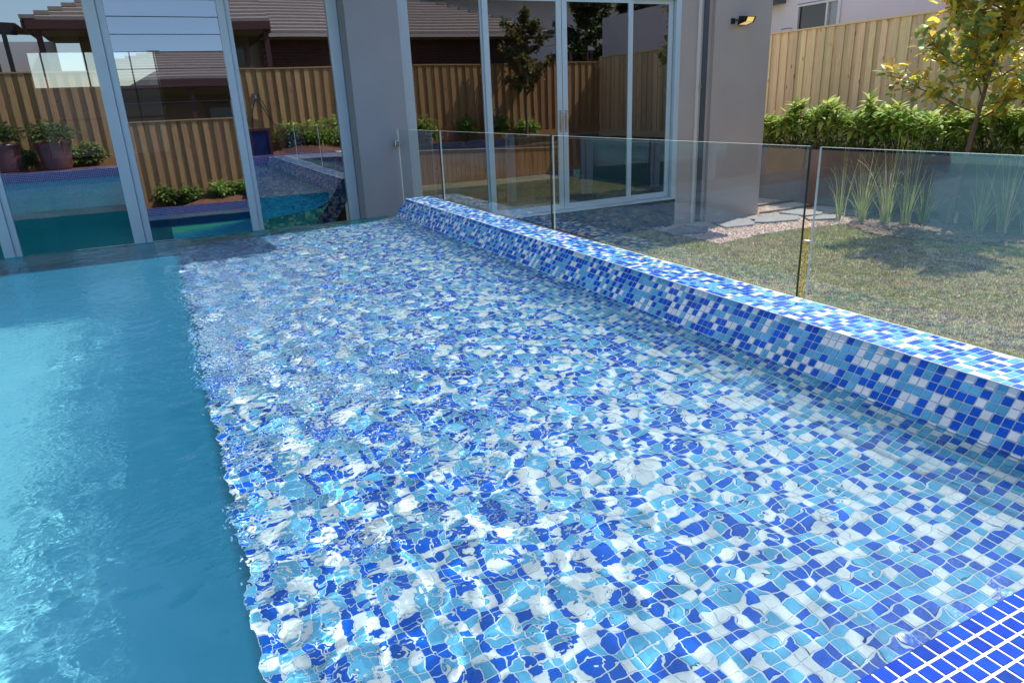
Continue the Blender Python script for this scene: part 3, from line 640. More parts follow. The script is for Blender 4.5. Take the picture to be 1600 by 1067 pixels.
def dirmat(az, el, roll=0., sc=1.):
    return Matrix.Rotation(az, 4, 'Z') @ Matrix.Rotation(-el, 4, 'Y') @ Matrix.Rotation(roll, 4, 'X') @ Matrix.Scale(sc, 4)
def shrub(x, y, z, h, w, label, nros, group='leafy shrubs along the right paling fence'):
    wx_ = .75
    s_ = thing('leafy_shrub', label, 'shrub', (x, y, z), group); st = MB(); cnt = 0
    for k in range(nros):
        r = w * math.sqrt(random.random()); a = random.uniform(0, 2 * math.pi); px_, py_ = x + r * .6 * math.cos(a), y + r * math.sin(a)
        top = z + h * (1 - .45 * (r / w) ** 1.5) * random.uniform(.62, 1.0); tip = Vector((px_, py_, top))
        st.tube([(x + (px_ - x) * .3, y + (py_ - y) * .3, z), (px_ * .8 + x * .2, py_ * .8 + y * .2, z + (top - z) * .5), tip], [.010, .008, .005], 5)
        n = random.randint(13, 17)
        for i in range(n):
            q = i / n; el = math.radians(75 - 95 * q + random.uniform(-8, 8)); az = i * 2.4 + random.uniform(-.2, .2)
            c = tip - Vector((0, 0, .115 * q)); place('leaf', LEAF[random.choice((0, 1, 1, 1, 2))], s_, c, dirmat(az, el, random.uniform(-.3, .3), random.uniform(1.1, 1.6))); cnt += 1
            if cnt >= 290: break
        if cnt >= 290: break
    st.build('stems', M['bark'], s_)
    # inner shaded leaves, joined
    n = 380; a = rng.uniform(0, 2 * math.pi, n); r = w * 1.1 * np.sqrt(rng.random(n)); pos = np.stack([r * .65 * np.cos(a), r * np.sin(a), h * rng.uniform(.02, .72, n)], 1)
    dr = np.stack([np.cos(a + rng.normal(0, 1, n)), np.sin(a + rng.normal(0, 1, n)), rng.uniform(-.5, .8, n)], 1)
    ob = bpy.data.objects.new('inner_foliage', foliage('inner_foliage', pos, dr, leaf_np(None, .14, .022, .35), [M['leaf']])); link(ob, s_); ob['kind'] = 'stuff'
desc = ['leafy shrub beside the corner of the taupe wall', 'leafy shrub second along from the taupe wall corner', 'tallest leafy shrub, third along from the taupe wall corner', 'leafy shrub in the middle of the raised bed, arching pale leaves', 'leafy shrub left of the magnolia trunk, tall rosettes', 'leafy shrub directly behind the magnolia trunk', 'darker leafy shrub right of the magnolia trunk', 'leafy shrub at the right edge of the photo behind the tree', 'leafy shrub beyond the right edge, partly cut off']
ys_ = [11.35, 10.55, 9.75, 8.95, 8.2, 7.45, 6.7, 6.0, 5.3]
for i, y in enumerate(ys_): shrub(11.72 + random.uniform(-.04, .04), y, -.13, random.uniform(.86, .98) if i != 2 else 1.08, .46, desc[i], 18)

# magnolia tree
def tree(x, y, z, hgt, label, nleaf, single, crown_w, seed, lean=(0, 0), name='magnolia_tree', dark=False, nb=13, fork=.36):
    R = random.Random(seed); t = thing(name, label, 'tree', (x, y, z)); tk = MB(); br = MB(); lo = 0
    base = Vector((x, y, z)); top = base + Vector((lean[0], lean[1], hgt))
    P = lambda q: base.lerp(top, q) + Vector((.03 * math.sin(q * 7 + seed), .03 * math.cos(q * 6 + seed), 0)) * hgt * .25 * q
    tk.tube([P(i / 9) for i in range(10)], [max(.006, .032 * (1 - i / 9.6)) * hgt / 2.4 for i in range(10)], 9)
    twigs = []
    for k in range(nb):
        q = fork + (0.96 - fork) * k / nb; az = k * 2.4 + R.uniform(-.4, .4); ln = crown_w * (1.1 - .55 * (q - fork) / (1 - fork)) * R.uniform(.75, 1.15); a = P(q); el = R.uniform(.25, .75)
        pts = [a]; d = Vector((math.cos(az) * math.cos(el), math.sin(az) * math.cos(el), math.sin(el)))
        for j in range(4): d = (d + Vector((R.uniform(-.2, .2), R.uniform(-.2, .2), R.uniform(-.08, .2)))).normalized(); pts.append(pts[-1] + d * ln / 4)
        br.tube(pts, [.013, .011, .009, .006, .004], 6)
        for j in range(1, 5):
            for m_ in range(3):
                d2 = (d + Vector((R.uniform(-1, 1), R.uniform(-1, 1), R.uniform(-.5, .8)))).normalized(); e = pts[j] + d2 * R.uniform(.08, .22) * crown_w; br.tube([pts[j], e], [.005, .003], 4); twigs.append((e, d2)); twigs.append((pts[j].lerp(e, .5), d2))
    for j in range(5): twigs.append((P(.9 + j * .02), Vector((R.uniform(-.5, .5), R.uniform(-.5, .5), 1))))
    tk.build('trunk', M['bark'], t, smooth=True); br.build('branches', M['bark'], t, smooth=True)
    return t, twigs, R
mag = [leaf_mesh('magnolia_leaf_bronze', M['leaf_mag'], .185, .041, .12, .35), leaf_mesh('magnolia_leaf_yellow', M['leaf_magy'], .18, .041, .15, .35), leaf_mesh('magnolia_leaf_green', M['leaf_magg'], .18, .042, .10, .3)]
t, tw, R = tree(10.9, 6.66, G, 3.9, 'young magnolia tree with bronze and yellow leaves growing in the mulch bed', 0, 0, 1.12, 4, lean=(.12, -.35), nb=21, fork=.40)
allp = []
for (e, d) in tw:
    for i in range(6):
        dd = (d * .6 + Vector((R.uniform(-1, 1), R.uniform(-1, 1), R.uniform(-.7, .7)))).normalized(); allp.append((e + Vector((R.gauss(0, .08), R.gauss(0, .08), R.gauss(0, .08))), dd, R.choices((0, 1, 2), (.38, .22, .40))[0], R.uniform(.75, 1.15)))
allp.sort(key=lambda q: q[0].x - .3 * q[0].z)
for e, d, k, sc in allp[:290]:
    place('leaf', mag[k], t, e, dirmat(math.atan2(d.y, d.x), math.asin(max(-1, min(1, d.z))), R.uniform(-.9, .9), sc))
rest = allp[290:]; pos = np.array([e - Vector((10.9, 6.66, G)) for e, *_ in rest]); dr = np.array([d for _, d, *_ in rest])
ob = bpy.data.objects.new('crown', foliage('crown', pos, dr, leaf_np(None, .185, .041, .12), [M['leaf_mag'], M['leaf_magy'], M['leaf_magg']], np.array([k for *_, k, _ in rest]))); link(ob, t); ob['kind'] = 'stuff'
mb = MB(); mb.tube([(11.0, 6.62, G), (11.0, 6.62, G + .2)], .03, 8); tag(mb.build('stake', M['pine'], org=(11.0, 6.62, G)), 'short wooden stake in the mulch beside the magnolia trunk', 'stake')
def joined_tree(x, y, z, h, label, cw, seed, mk, n_per=7, name='garden_tree', fork=.35, nb=15, ls=.13):
    t, tw, R = tree(x, y, z, h, label, 0, 0, cw, seed, nb=nb, name=name, fork=fork); pos = []; dr = []
    for (e, d) in tw:
        for i in range(n_per): pos.append(e + Vector((R.gauss(0, .05), R.gauss(0, .05), R.gauss(0, .05))) - Vector((x, y, z))); dr.append((d * .5 + Vector((R.uniform(-1, 1), R.uniform(-1, 1), R.uniform(-.7, .7)))))
    ob = bpy.data.objects.new('crown', foliage('crown', np.array(pos), np.array(dr), leaf_np(None, ls, ls * .24, .12), mk, np.array([R.randrange(len(mk)) for _ in pos]))); link(ob, t); ob['kind'] = 'stuff'
joined_tree(10.1, -.45, 0, 3.3, 'slender magnolia reflected in the glass door, growing before the weathered fence', .85, 11, [M['leaf_magg'], M['leaf_mag'], M['leaf_dark']], 8, name='magnolia_tree')
joined_tree(15.5, -5.5, 0, 5.2, 'leafy garden tree reflected in the third door panel, beyond the fence', 1.4, 13, [M['leaf_dark'], M['leaf_rear']], 12, nb=18, ls=.22)
joined_tree(19.0, -6.5, 0, 4.6, 'bushy dark tree reflected in the last door panel, beside the post', 1.6, 17, [M['leaf_dark']], 14, nb=18, ls=.24)
# rear shrubs (reflected)
def bush(x, y, z, w, h, label, mk, n=700, ls=.13, name='rear_shrub', group=None, parent=None):
    a = rng.uniform(0, 6.28, n); u = rng.uniform(-1, 1, n); r = rng.random(n) ** .45; el = np.arcsin(np.clip(u, -.6, 1)); lump = 1 + .25 * np.sin(3 * a + x) * np.sin(4 * el + y)
    pos = np.stack([w * r * lump * np.cos(el) * np.cos(a), w * r * lump * np.cos(el) * np.sin(a), h * (.5 + .5 * r * lump * np.sin(el))], 1)
    dr = np.stack([np.cos(a) + rng.normal(0, .6, n), np.sin(a) + rng.normal(0, .6, n), rng.uniform(-.3, 1.1, n)], 1)
    me = foliage('foliage', pos, dr, leaf_np(None, ls, ls * .2, .35), mk, rng.integers(0, len(mk), n))
    if parent is not None:
        ob = bpy.data.objects.new('foliage', me); link(ob, parent); q = parent.parent; ob.location = (Vector((x, y, z)) - ORIG[parent.name]) * S; ob['kind'] = 'stuff'; return
    t = thing(name, label, 'shrub', (x, y, z), group); ob = bpy.data.objects.new('foliage', me); link(ob, t); ob['kind'] = 'stuff'
    mb = MB()
    for k in range(4): mb.tube([(x, y, z), (x + .5 * w * math.cos(k * 1.6), y + .5 * w * math.sin(k * 1.6), z + h * .6)], [.012, .006], 5)
    mb.build('stems', M['bark'], t)
LR = [M['leaf_rear'], M['leaf'], M['leaf2']]
for (x, w, h, lb) in ((-1.35, .26, .55, 'small leafy shrub reflected in the left window, nearest its right frame'), (-1.85, .24, .55, 'small leafy shrub reflected just right of the large pot'), (-2.72, .2, .5, 'low shrub reflected between the two large pots'), (.05, .28, .50, 'thin leafy shrub reflected at left of the louvre window'), (.62, .26, .46, 'small pale shrub reflected in the louvre window beside the mound'), (1.35, .34, .55, 'broad leafy shrub reflected in the louvre window, middle of the bed'), (1.95, .32, .52, 'leafy shrub reflected beside the right frame of the louvre window'),
                     (3.25, .36, .80, 'dark-based shrub reflected in the right window, left of the mound'), (3.95, .38, .82, 'rounded shrub reflected in the right window above the mound'), (4.55, .36, .85, 'tall shrub reflected at the right frame of the right window'), (6.35, .3, .66, 'shrub reflected at the left frame of the first door panel'), (7.05, .34, .70, 'wide bright shrub reflected in the first door panel'), (8.35, .26, .72, 'shrub reflected at the right of the first door panel'), (9.35, .42, .70, 'bright shrub reflected below the magnolia in the second door panel'), (10.3, .35, .5, 'low shrub reflected right of the magnolia trunk')):
    bush(x, -.82, 0., w, h, lb, LR, 620, name='rear_shrub', group='shrubs in the rear bed reflected in the glass')
# pots
for (x, r, hh, lb, bw) in ((-2.05, .36, .60, 'large purple-brown glazed pot reflected in the left window', .5), (-3.0, .34, .60, 'purple-brown glazed pot reflected at the left edge of the photo', .42)):
    p = thing('plant_pot', lb, 'pot', (x, -.42, .004), 'glazed pots on the rear deck')
    mb = MB(); mb.lathe((x, -.42, .004), [(0, 0), (r * .76, 0), (r * .80, .03), (r * .92, hh * .62), (r * 1.0, hh * .93), (r * 1.05, hh * .95), (r * 1.05, hh), (r * .93, hh), (r * .92, hh - .06), (0, hh - .06)], 28); mb.build('pot_body', M['pot'], p, smooth=True)
    bush(x, -.42, hh - .06, bw, .52, None, [M['leaf_dark'], M['leaf_rear']], 900, .10, parent=p)
# tiled plinth and garden tap
pl = thing('tiled_plinth', 'small blue tiled plinth with timber frame reflected in the right window', 'plinth', (2.4, -.35, 0))
mb = MB(); mb.box(2.2, 2.6, -.52, -.16, .003, .60); mb.build('tiled_box', M['navy'], pl)
mb = MB(); mb.box(2.13, 2.2, -.55, -.13, .003, .66); mb.box(2.6, 2.67, -.55, -.13, .003, .66); mb.box(2.2, 2.6, -.55, -.13, .601, .66); mb.build('frame', M['fascia'], pl)
tp = thing('garden_tap', 'garden tap with black hose on the paling fence, reflected in the right window', 'tap', (2.55, -1.12, 1.45))
mb = MB(); mb.box(2.5, 2.6, -1.14, -1.09, 1.42, 1.52); mb.tube([(2.55, -1.1, 1.45), (2.55, -1.0, 1.45), (2.55, -.99, 1.38)], .02, 6); mb.build('tap_body', M['steel'], tp)
mb = MB(); mb.tube([(2.55, -1.0, 1.4), (2.42, -1.04, 1.1), (2.35, -1.06, .7)], .014, 6); mb.tube([(2.55, -1.0, 1.4), (2.7, -1.05, 1.15), (2.85, -1.05, .8), (2.95, -1.05, .7)], .014, 6); mb.tube([(2.6, -1.0, 1.5), (2.75, -1.05, 1.2), (2.9, -1.05, .75)], .012, 6); mb.build('hose', M['black'], tp)

# ------------------------------------------------------------------ lawn, gravel, mulch, stones
def in_bed(X, Y):   # mulch bed under the tree
    X = X / K; Y = Y / K
    return ((X - 8.55) / 1.22) ** 2 + ((Y - 5.15) / 1.15) ** 2 < 1 + .08 * np.sin(X * 9) * np.sin(Y * 7)
def in_gravel(X, Y):
    X = X / K; Y = Y / K
    return ((Y > 6.08 + .10 * np.sin(X * 2.1) - .03 * (X - 6)) & (X > 5.6)) | ((X > 8.35 + .1 * np.sin(Y * 3)) & (Y > 3.6))
def sheet(name, mask, z, m, step=.07, x0=7.2, x1=11.15, y0=4.1, y1=12.4):
    mb = MB(); xs = np.arange(x0, x1, step); ys = np.arange(y0, y1, step)
    nx_, ny_ = len(xs), len(ys); X, Y = np.meshgrid(xs, ys); k = mask(X + step / 2, Y + step / 2)
    idx = {}; V = []; F = []
    def vi(i, j):
        if (i, j) not in idx:
            idx[(i, j)] = len(V); V.append((x0 + i * step, y0 + j * step, z + .006 * math.sin(i * 1.7) * math.sin(j * 1.3)))
        return idx[(i, j)]
    for j in range(ny_):
        for i in range(nx_):
            if k[j, i] and x0 + (i + 1) * step <= 11.16 and not (y0 + (j + 1) * step > 9.3 and x0 + i * step < 9.55): F.append((vi(i, j), vi(i + 1, j), vi(i + 1, j + 1), vi(i, j + 1)))
    mb.v = V; mb.f = F; mb.m = [0] * len(F); return mb.build(name, m, kind='structure')
sheet('gravel_path', lambda X, Y: in_gravel(X, Y) & ~in_bed(X, Y), G + .012, M['gravel_base'])
sheet('mulch_bed', in_bed, G + .022, M['mulch'])
def scatter_bits(name, n, mask, m, size, z, box, flat=.6, label=None):
    X = rng.uniform(box[0], box[1], n); Y = rng.uniform(box[2], box[3], n); k = mask(X, Y); X, Y = X[k], Y[k]; n = len(X)
    o = np.array([(1, 0, 0), (-1, 0, 0), (0, 1, 0), (0, -1, 0), (0, 0, 1), (0, 0, -1)], float); sc = size * rng.uniform(.5, 1.3, (n, 3)); sc[:, 2] *= flat; a = rng.uniform(0, 6.28, n); ca, sa = np.cos(a), np.sin(a)
    v = o[None] * sc[:, None, :]; vx = v[..., 0] * ca[:, None] - v[..., 1] * sa[:, None]; vy = v[..., 0] * sa[:, None] + v[..., 1] * ca[:, None]; tilt = rng.normal(0, .3, n)[:, None]; vz = v[..., 2] + vx * tilt
    V = np.stack([vx + X[:, None], vy + Y[:, None], vz + z + size * .2], -1).reshape(-1, 3)
    t = np.array([(0, 2, 4), (2, 1, 4), (1, 3, 4), (3, 0, 4), (2, 0, 5), (1, 2, 5), (3, 1, 5), (0, 3, 5)]); F = (np.arange(n)[:, None, None] * 6 + t[None]).reshape(-1)
    ob = bpy.data.objects.new(name, np_mesh(name, V, F, 3, [m])); link(ob); ob['kind'] = 'stuff'; tag(ob, label, 'gravel' if 'gravel' in name else 'mulch'); return ob
scatter_bits('gravel_stones', 26000, lambda X, Y: in_gravel(X, Y) & ~in_bed(X, Y), M['pebble'], .021, G + .012, (7.2, 11.1, 4.6, 11.5), label='pinkish gravel path behind the mulch bed')
scatter_bits('mulch_chips', 9000, in_bed, M['mulch'], .033, G + .022, (9.2, 11.13, 5.0, 8.4), .35, label='brown bark chips under the young tree')
gp = thing('stepping_stones', 'row of flat grey flagstones set in the gravel path', 'stepping stones', (9.2, 8.7, G + .014))
for k, poly in enumerate([[(6.42, 7.05), (6.86, 7.10), (7.02, 6.86), (6.72, 6.60), (6.32, 6.66)], [(6.98, 6.98), (7.52, 7.02), (7.66, 6.72), (7.40, 6.50), (6.96, 6.62), (6.86, 6.74)], [(7.68, 7.08), (8.12, 7.12), (8.24, 6.84), (8.0, 6.62), (7.72, 6.66)], [(7.6, 6.56), (7.95, 6.55), (8.1, 6.4), (7.8, 6.25), (7.5, 6.4)], [(8.2, 6.6), (8.55, 6.7), (8.62, 6.3), (8.3, 6.15), (8.12, 6.35)], [(5.55, 6.95), (6.0, 7.1), (6.2, 6.8), (5.9, 6.6), (5.5, 6.7)]]):
    poly = [(p[0] * K, p[1] * K) for p in poly if True]
    mb = MB(); z0_, z1_ = G + .005, G + .05; n = len(poly); cx = sum(p[0] for p in poly) / n; cy_ = sum(p[1] for p in poly) / n
    top = [(cx + (p[0] - cx) * .97, cy_ + (p[1] - cy_) * .97, z1_) for p in poly]; lo = [(p[0], p[1], z0_) for p in poly]; md = [(p[0], p[1], z1_ - .008) for p in poly]
    mb.poly(top[::-1])
    for i in range(n): mb.poly([lo[i], lo[(i + 1) % n], md[(i + 1) % n], md[i]]); mb.poly([md[i], md[(i + 1) % n], top[(i + 1) % n], top[i]])
    mb.build('flagstone', M['stone'], gp)
mb = MB(); mb.box(9.6, 11.1, 9.9, 10.0, G + .01, G + .06); mb.box(9.6, 11.1, 9.25, 9.31, G + .01, G + .055); tag(mb.build('timber_edging', M['sleeper'], org=(10.3, 9.6, G)), 'thin timber edging boards crossing the gravel beside the wall corner', 'edging')
# grass blades
def grass(n, x0, x1, y0, y1, h, w, name, dens_fall=False):
    X = rng.uniform(x0, x1, n); Y = rng.uniform(y0, y1, n)
    if dens_fall: Y = y0 + (y1 - y0) * rng.random(n) ** 1.35
    k = ~(in_gravel(X, Y) | in_bed(X, Y)) & (Y < 9.3); X, Y = X[k], Y[k]; n = len(X)
    patchy = .6 + .4 * np.sin(X * 2.3 + np.sin(Y * 3.1)) * np.sin(Y * 2.7 + 1.3 * X)
    a = rng.uniform(0, 6.28, n); hh = h * rng.uniform(.45, 1.15, n) * (.65 + .45 * patchy); ww = w * rng.uniform(.7, 1.3, n); lx, ly = rng.normal(0, .55, n) * hh, rng.normal(0, .55, n) * hh
    b0 = np.stack([X - ww * np.cos(a), Y - ww * np.sin(a), np.full(n, G)], 1); b1 = np.stack([X + ww * np.cos(a), Y + ww * np.sin(a), np.full(n, G)], 1); tp_ = np.stack([X + lx, Y + ly, G + hh], 1)
    V = np.stack([b0, b1, tp_], 1).reshape(-1, 3); ob_ = np_mesh(name, V, np.arange(3 * n), 3, [M['blade_g'], M['blade_d'], M['blade_s']], rng.choice(3, n, p=(.40, .22, .38)) if True else None)
    me = ob_; mi = rng.random(n); dry = np.clip(.50 - .30 * np.sin(X * 1.9 + 2 * np.sin(Y * 1.3)) * np.sin(Y * 2.2 + X) + .12 * np.sin(X * 9 + Y * 5), .1, .92)
    me.polygons.foreach_set('material_index', np.where(mi < dry, np.where(rng.random(n) < .6, 2, 1), 0).astype(np.int32)); me.update()
    o = bpy.data.objects.new(name, me); link(o); o['kind'] = 'stuff'; return o
M['blade_g'] = mat('green_grass_blade', (.28, .32, .08), .6, var=.3, vscale=6, trans=.2)
M['blade_d'] = mat('brown_thatch', (.30, .21, .13), .8, var=.3, vscale=9)
M['blade_s'] = mat('straw_grass_blade', (.62, .53, .31), .7, var=.25, vscale=12, trans=.2)
tag(grass(420000, 2.84, 11.0, 1.4, 8.9, .036, .0050, 'lawn_grass', True), 'patchy dry lawn of short grass behind the glass fence', 'grass')
tag(grass(1000, 2.84, 2.93, 1.4, 2.0, .075, .004, 'edge_grass'), 'longer yellow grass along the foot of the mosaic wall', 'grass')
mb = MB(); mb.cbox(8.17, 8.24, 6.96, 7.05, G + .03, G + .05, 0, .004); tag(mb.build('paper_scrap', M['white_wall'], org=(8.2, 7.0, G)), 'tiny white scrap lying on the lawn beyond the glass gap', 'scrap')

# reeds
def reed(x, y, n, h, spread, label, seed, straw=.3):
    x, y, h, n = x * K, y * K, h * K * 1.12, int(n * 1.5)
    R = random.Random(seed); t = thing('reed_clump', label, 'reeds', (x, y, G), 'reed clumps in the mulch bed'); gm = MB(); sm_ = MB()
    for i in range(n):
        a = R.uniform(0, 6.28); r = R.random() * .07; hh = h * R.uniform(.45, 1.1); le = abs(R.gauss(0, spread * 1.25)); w = R.uniform(.003, .006); b0 = Vector((x + r * math.cos(a), y + r * math.sin(a), G + .01)); dr = Vector((math.cos(a), math.sin(a), 0)); sd_ = Vector((-dr.y, dr.x, 0)); pr = None; kink = R.random() < .12
        m_ = sm_ if R.random() < straw else gm; dirn = R.uniform(0, 6.28); ws = Vector((math.cos(dirn), math.sin(dirn), 0))
        for j in range(6):
            q = j / 5; p = b0 + dr * hh * le * q ** 1.6 + Vector((0, 0, hh * (q - (.5 * le * q ** 3)))); 
            if kink and j > 3: p = pr_c + dr * .1 + Vector((0, 0, -.02)) + ws * .04
            pr_c = p; c = ws * w * (1 - .8 * q)
            if pr is not None: m_.poly([pr[0], pr[1], p + c, p - c])
            pr = (p - c, p + c)
    gm.build('green_stems', M['reed'], t); 
    if sm_.f: sm_.build('dry_stems', M['straw'], t)
for k, (x, y, n, h, sp, lb) in enumerate([(7.84, 6.22, 26, .80, .16, 'leftmost thin clump of green reeds behind the glass fence'), (7.90, 5.95, 32, .85, .25, 'second reed clump from the left, near the glass panel gap'), (8.02, 5.70, 42, .95, .24, 'bushy reed clump with yellow stems in the mulch'), (8.12, 5.5, 24, 1.05, .2, 'tall sparse reed clump left of the magnolia trunk'), (8.4, 5.45, 26, .7, .4, 'leaning reed clump beside the magnolia trunk'), (8.3, 4.72, 30, .75, .28, 'reed clump right of the tree stake'), (8.38, 4.5, 44, .85, .22, 'dense reed clump near the right edge of the photo'), (8.45, 4.28, 40, .9, .2, 'reed clump cut off by the right edge of the photo')]):
    reed(x, y, n, h, sp, lb, 40 + k)

# ------------------------------------------------------------------ neighbouring buildings
wh = thing('neighbour_house', 'pale rendered two storey house behind the new pine fence', 'house', (15.5, 11, G))
mb = MB(); X0 = 14.5
mb.box(X0, 20, -3, 12.08, G, 3.6); mb.box(X0, 20, 13.34, 13.47, G, 3.6); mb.box(X0, 20, 13.80, 16, G, 3.6); mb.box(X0, 20, 12.08, 13.34, G, 1.7); mb.box(X0, 20, 12.08, 13.34, 2.95, 3.6); mb.box(X0, 20, 13.47, 13.8, G, 1.7); mb.box(X0, 20, 13.47, 13.8, 2.45, 3.6)
mb.build('wall', M['white_wall'], wh)
def nwin(parent, x, y0, y1, z0, z1, panes, m_fr):
    mb = MB(); t = .05
    mb.box(x - .03, x + .06, y0 - .03, y0 + t, z0, z1); mb.box(x - .03, x + .06, y1 - t, y1 + .03, z0, z1); mb.box(x - .028, x + .06, y0 + t, y1 - t, z1 - t, z1); mb.box(x - .028, x + .06, y0 + t, y1 - t, z0, z0 + t)
    for (a, b_, _) in panes[1:]: mb.box(x - .025, x + .06, b_, b_ + .05, z0 + t, z1 - t)
    fr = mb.build('window', m_fr, parent)
    for (a, b_, mm) in panes:
        mb = MB(); mb.poly([(x + .03, a, z0 + t), (x + .03, b_, z0 + t), (x + .03, b_, z1 - t), (x + .03, a, z1 - t)]); mb.build('pane', mm, fr)
nwin(wh, X0, 12.1, 13.32, 1.7, 2.93, [(12.52, 13.27, M['darkglass']), (12.15, 12.42, M['paleglass'])], M['white_trim'])
nwin(wh, X0, 13.49, 13.78, 1.7, 2.43, [(13.54, 13.73, M['paleglass'])], M['white_trim'])
mb = MB(); mb.box(14.0, 16, 13.7, 16, 3.02, 3.2, 0); mb.build('roof_eave', M['dark_trim'], wh)
mb = MB(); mb.tube([(13.7, 9.05, G), (13.7, 9.05, 2.45)], .03, 8); mb.tube([(13.7, 9.05, 2.45), (13.7, 9.05, 2.52)], .07, 8); mb.tube([(13.7, 9.05, 2.52), (13.7, 9.05, 2.9)], .04, 8); tag(mb.build('vent_pipe', M['rust'], org=(13.7, 9.05, G)), 'rusty red vent pipe rising behind the new pine fence', 'pipe')

# rear brick house with hipped tile roofs, reflected in the glass
rh = thing('brick_house', 'dark brick house with grey-brown tiled hip roof reflected in the tall windows', 'house', (5, -8, 0))
def hip_roof(x0, x1, yf, ze, depth, pitch_, ncourse, left_hip=True, right_hip=True):
    """front slope rising away from the camera's mirror image (toward -y), with stepped tile courses"""
    roof = MB(); rise = math.tan(pitch_)
    roof.poly([(x0, yf, ze - .02), (x1, yf, ze - .02), (x1 - (depth if right_hip else 0), yf - depth, ze + depth * rise - .02), (x0 + (depth if left_hip else 0), yf - depth, ze + depth * rise - .02)])
    if left_hip: roof.poly([(x0, yf, ze - .02), (x0 + depth, yf - depth, ze + depth * rise - .02), (x0, yf - 2 * depth, ze - .02)])
    if right_hip: roof.poly([(x1, yf, ze - .02), (x1, yf - 2 * depth, ze - .02), (x1 - depth, yf - depth, ze + depth * rise - .02)])
    roof.poly([(x0, yf, ze - .03), (x0, yf - 2 * depth, ze - .03), (x1, yf - 2 * depth, ze - .03), (x1, yf, ze - .03)])
    ro = roof.build('roof', M['roofdark'], rh); st = depth / ncourse
    for i in range(ncourse):
        d0, d1 = i * st, (i + 1) * st; mb = MB(); a0 = x0 + (d0 if left_hip else 0); b0 = x1 - (d0 if right_hip else 0); zz = ze + d0 * rise; t = .075
        a1 = x0 + (d1 if left_hip else 0); b1 = x1 - (d1 if right_hip else 0); z1 = ze + d1 * rise
        mb.poly([(a0, yf - d0, zz + t), (b0, yf - d0, zz + t), (b1, yf - d1, z1 + .01), (a1, yf - d1, z1 + .01)]); mb.poly([(a0, yf - d0, zz - .01), (b0, yf - d0, zz - .01), (b0, yf - d0, zz + t), (a0, yf - d0, zz + t)])
        if left_hip:
            mb.box(a0 - .06, a0 + .30, yf - d0 - .30, yf - d0 + .05, zz + .02, zz + .11)
        if right_hip: mb.box(b0 - .30, b0 + .06, yf - d0 - .30, yf - d0 + .05, zz + .02, zz + .11)
        mb.build('tile_course', M['rooftile'], ro)
# block A nearer on the left, block B set back on the right
hip_roof(-2.5, 3.75, -4.7, 3.62, 3.2, math.radians(23), 10, True, False)
hip_roof(3.4, 14.9, -6.9, 3.50, 3.6, math.radians(23), 11, False, True)
mb = MB(); mb.box(-1.4, 3.3, -9, -6.4, 0, 3.4); mb.build('wall', M['mortar'], rh); mb = MB(); mb.box(3.9, 14.2, -11, -7.9, 0, 3.4); mb.build('wall', M['mortar'], rh)
mb = MB(); mb.box(-2.5, 3.75, -4.72, -4.64, 3.38, 3.60); mb.box(-2.55, -2.47, -8, -4.64, 3.38, 3.6); mb.box(3.68, 3.76, -6.9, -4.72, 3.3, 3.6); mb.build('fascia', M['fascia'], rh)
mb = MB(); mb.box(3.8, 14.9, -6.96, -6.86, 3.38, 3.48); mb.build('gutter', M['gutter'], rh)
mb = MB(); mb.box(3.8, 14.9, -7.9, -6.97, 3.36, 3.378); mb.box(-2.4, 3.6, -6.4, -4.73, 3.36, 3.378); mb.build('soffit', M['soffit'], rh)
for x in (3.55, 1.2, -2.3): mb = MB(); mb.box(x, x + .14, -4.95, -4.8, 0, 3.36); mb.build('post', M['fascia'], rh)
nwin2 = MB(); nwin2.box(1.7, 3.2, -6.38, -6.34, 1.2, 3.1); fr = nwin2.build('window', M['soffit'], rh); mb = MB(); mb.box(1.8, 3.1, -6.335, -6.33, 1.3, 3.0); mb.build('pane', M['darkglass'], fr)
bm_ = MB(); bm_.box(0, .262, 0, .02, 0, .082, 0, .003); bme = bm_.mesh('brick', M['brick']); cnt = 0
for j in range(13):
    for i in range(23):
        if cnt < 299: place('brick', bme, rh, (3.92 + i * .277 + (.138 if j % 2 else 0), -7.895, 2.15 + j * .096)); cnt += 1
mb = MB()
for j in range(13):
    for i in range(14): x = 3.92 + 23 * .277 + i * .277 + (.138 if j % 2 else 0); mb.box(x, x + .262, -7.895, -7.875, 2.15 + j * .096, 2.232 + j * .096)
o = mb.build('brickwork', M['brick'], rh); o['kind'] = 'stuff'
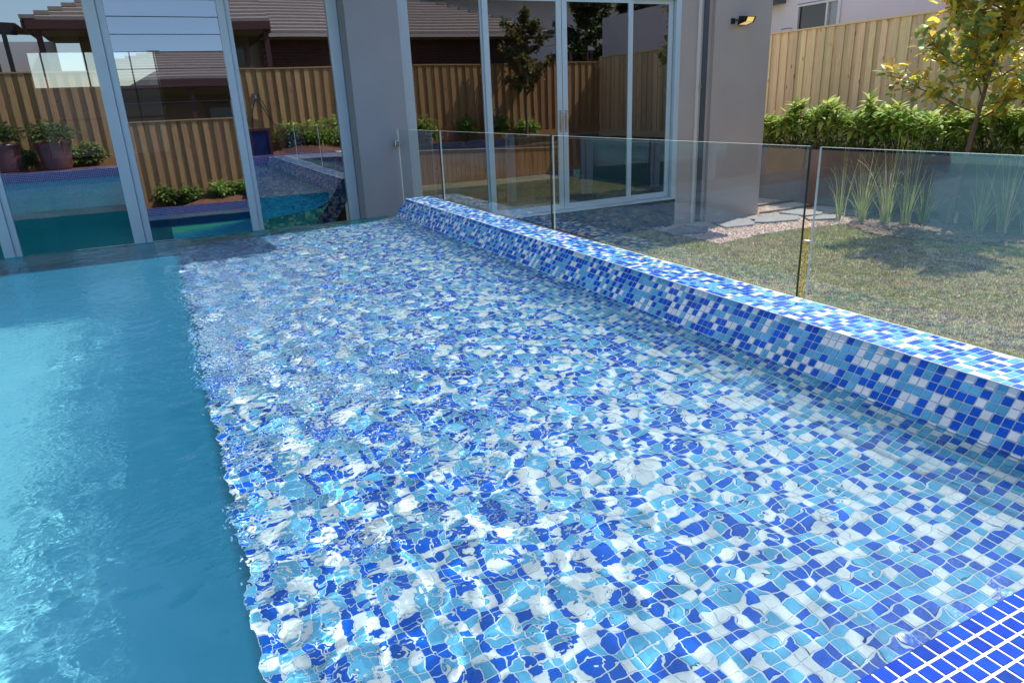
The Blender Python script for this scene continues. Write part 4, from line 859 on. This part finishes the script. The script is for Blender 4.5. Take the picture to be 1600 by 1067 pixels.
# patio posts and pale wall at far left of the reflection
pv = thing('patio_cover', 'dark timber patio cover reflected in the top left window', 'patio cover', (-4.2, -4.6, 0))
mb = MB(); mb.poly([(-8.5, -3.8, 3.75), (-2.7, -4.9, 3.55), (-2.7, -8, 3.55), (-8.5, -8, 3.75)]); mb.poly([(-8.5, -3.8, 3.75), (-2.7, -4.9, 3.55), (-2.7, -4.9, 3.25), (-8.5, -3.8, 3.40)]); mb.build('roof', M['roofdark'], pv)
for x in (-3.32, -3.02): mb = MB(); mb.box(x, x + .1, -4.75, -4.65, 0, 3.35); mb.build('post', M['black'], pv)
mb = MB(); mb.box(-3.9, -2.3, -10, -9.5, 0, 3.5); tag(mb.build('garden_wall', M['white_wall'], org=(-3, -9.7, 0)), 'pale grey wall beyond the patio posts, reflected at far left', 'wall')
# sheds and roofs reflected in the door panels
sh = thing('garden_shed', 'brown ribbed metal shed with a pale gable trim reflected in the third door panel', 'shed', (18.5, -9, 0))
mb = MB()
for i in range(24): x = 16.2 + i * .2; mb.box(x, x + .15, -8.05, -8.0, 0, 2.95)
mb.box(16.2, 21, -10, -8.05, 0, 2.9); mb.build('wall', M['colorbond'], sh)
mb = MB(); mb.poly([(15.9, -7.9, 3.2), (18.6, -7.9, 3.75), (18.6, -10, 3.75), (15.9, -10, 3.2)]); mb.poly([(18.6, -7.9, 3.75), (21.3, -7.9, 3.0), (21.3, -10, 3.0), (18.6, -10, 3.75)]); mb.build('roof', M['colorbond'], sh)
mb = MB(); mb.poly([(18.6, -7.85, 3.75), (21.3, -7.85, 3.0), (21.3, -7.85, 3.1), (18.6, -7.85, 3.87)]); mb.build('trim', M['white_trim'], sh)
fh = thing('far_house', 'pale grey house with maroon hip roof reflected at the top of the doors', 'house', (22, -16, 0))
mb = MB(); mb.box(12, 40, -22, -14, 0, 6.2); mb.build('wall', M['white_wall'], fh)
mb = MB(); mb.poly([(11, -13, 6.2), (41, -13, 6.2), (36, -18, 9), (16, -18, 9)]); mb.box(11, 41, -13.05, -13, 5.9, 6.25); mb.build('roof', M['fascia'], fh)
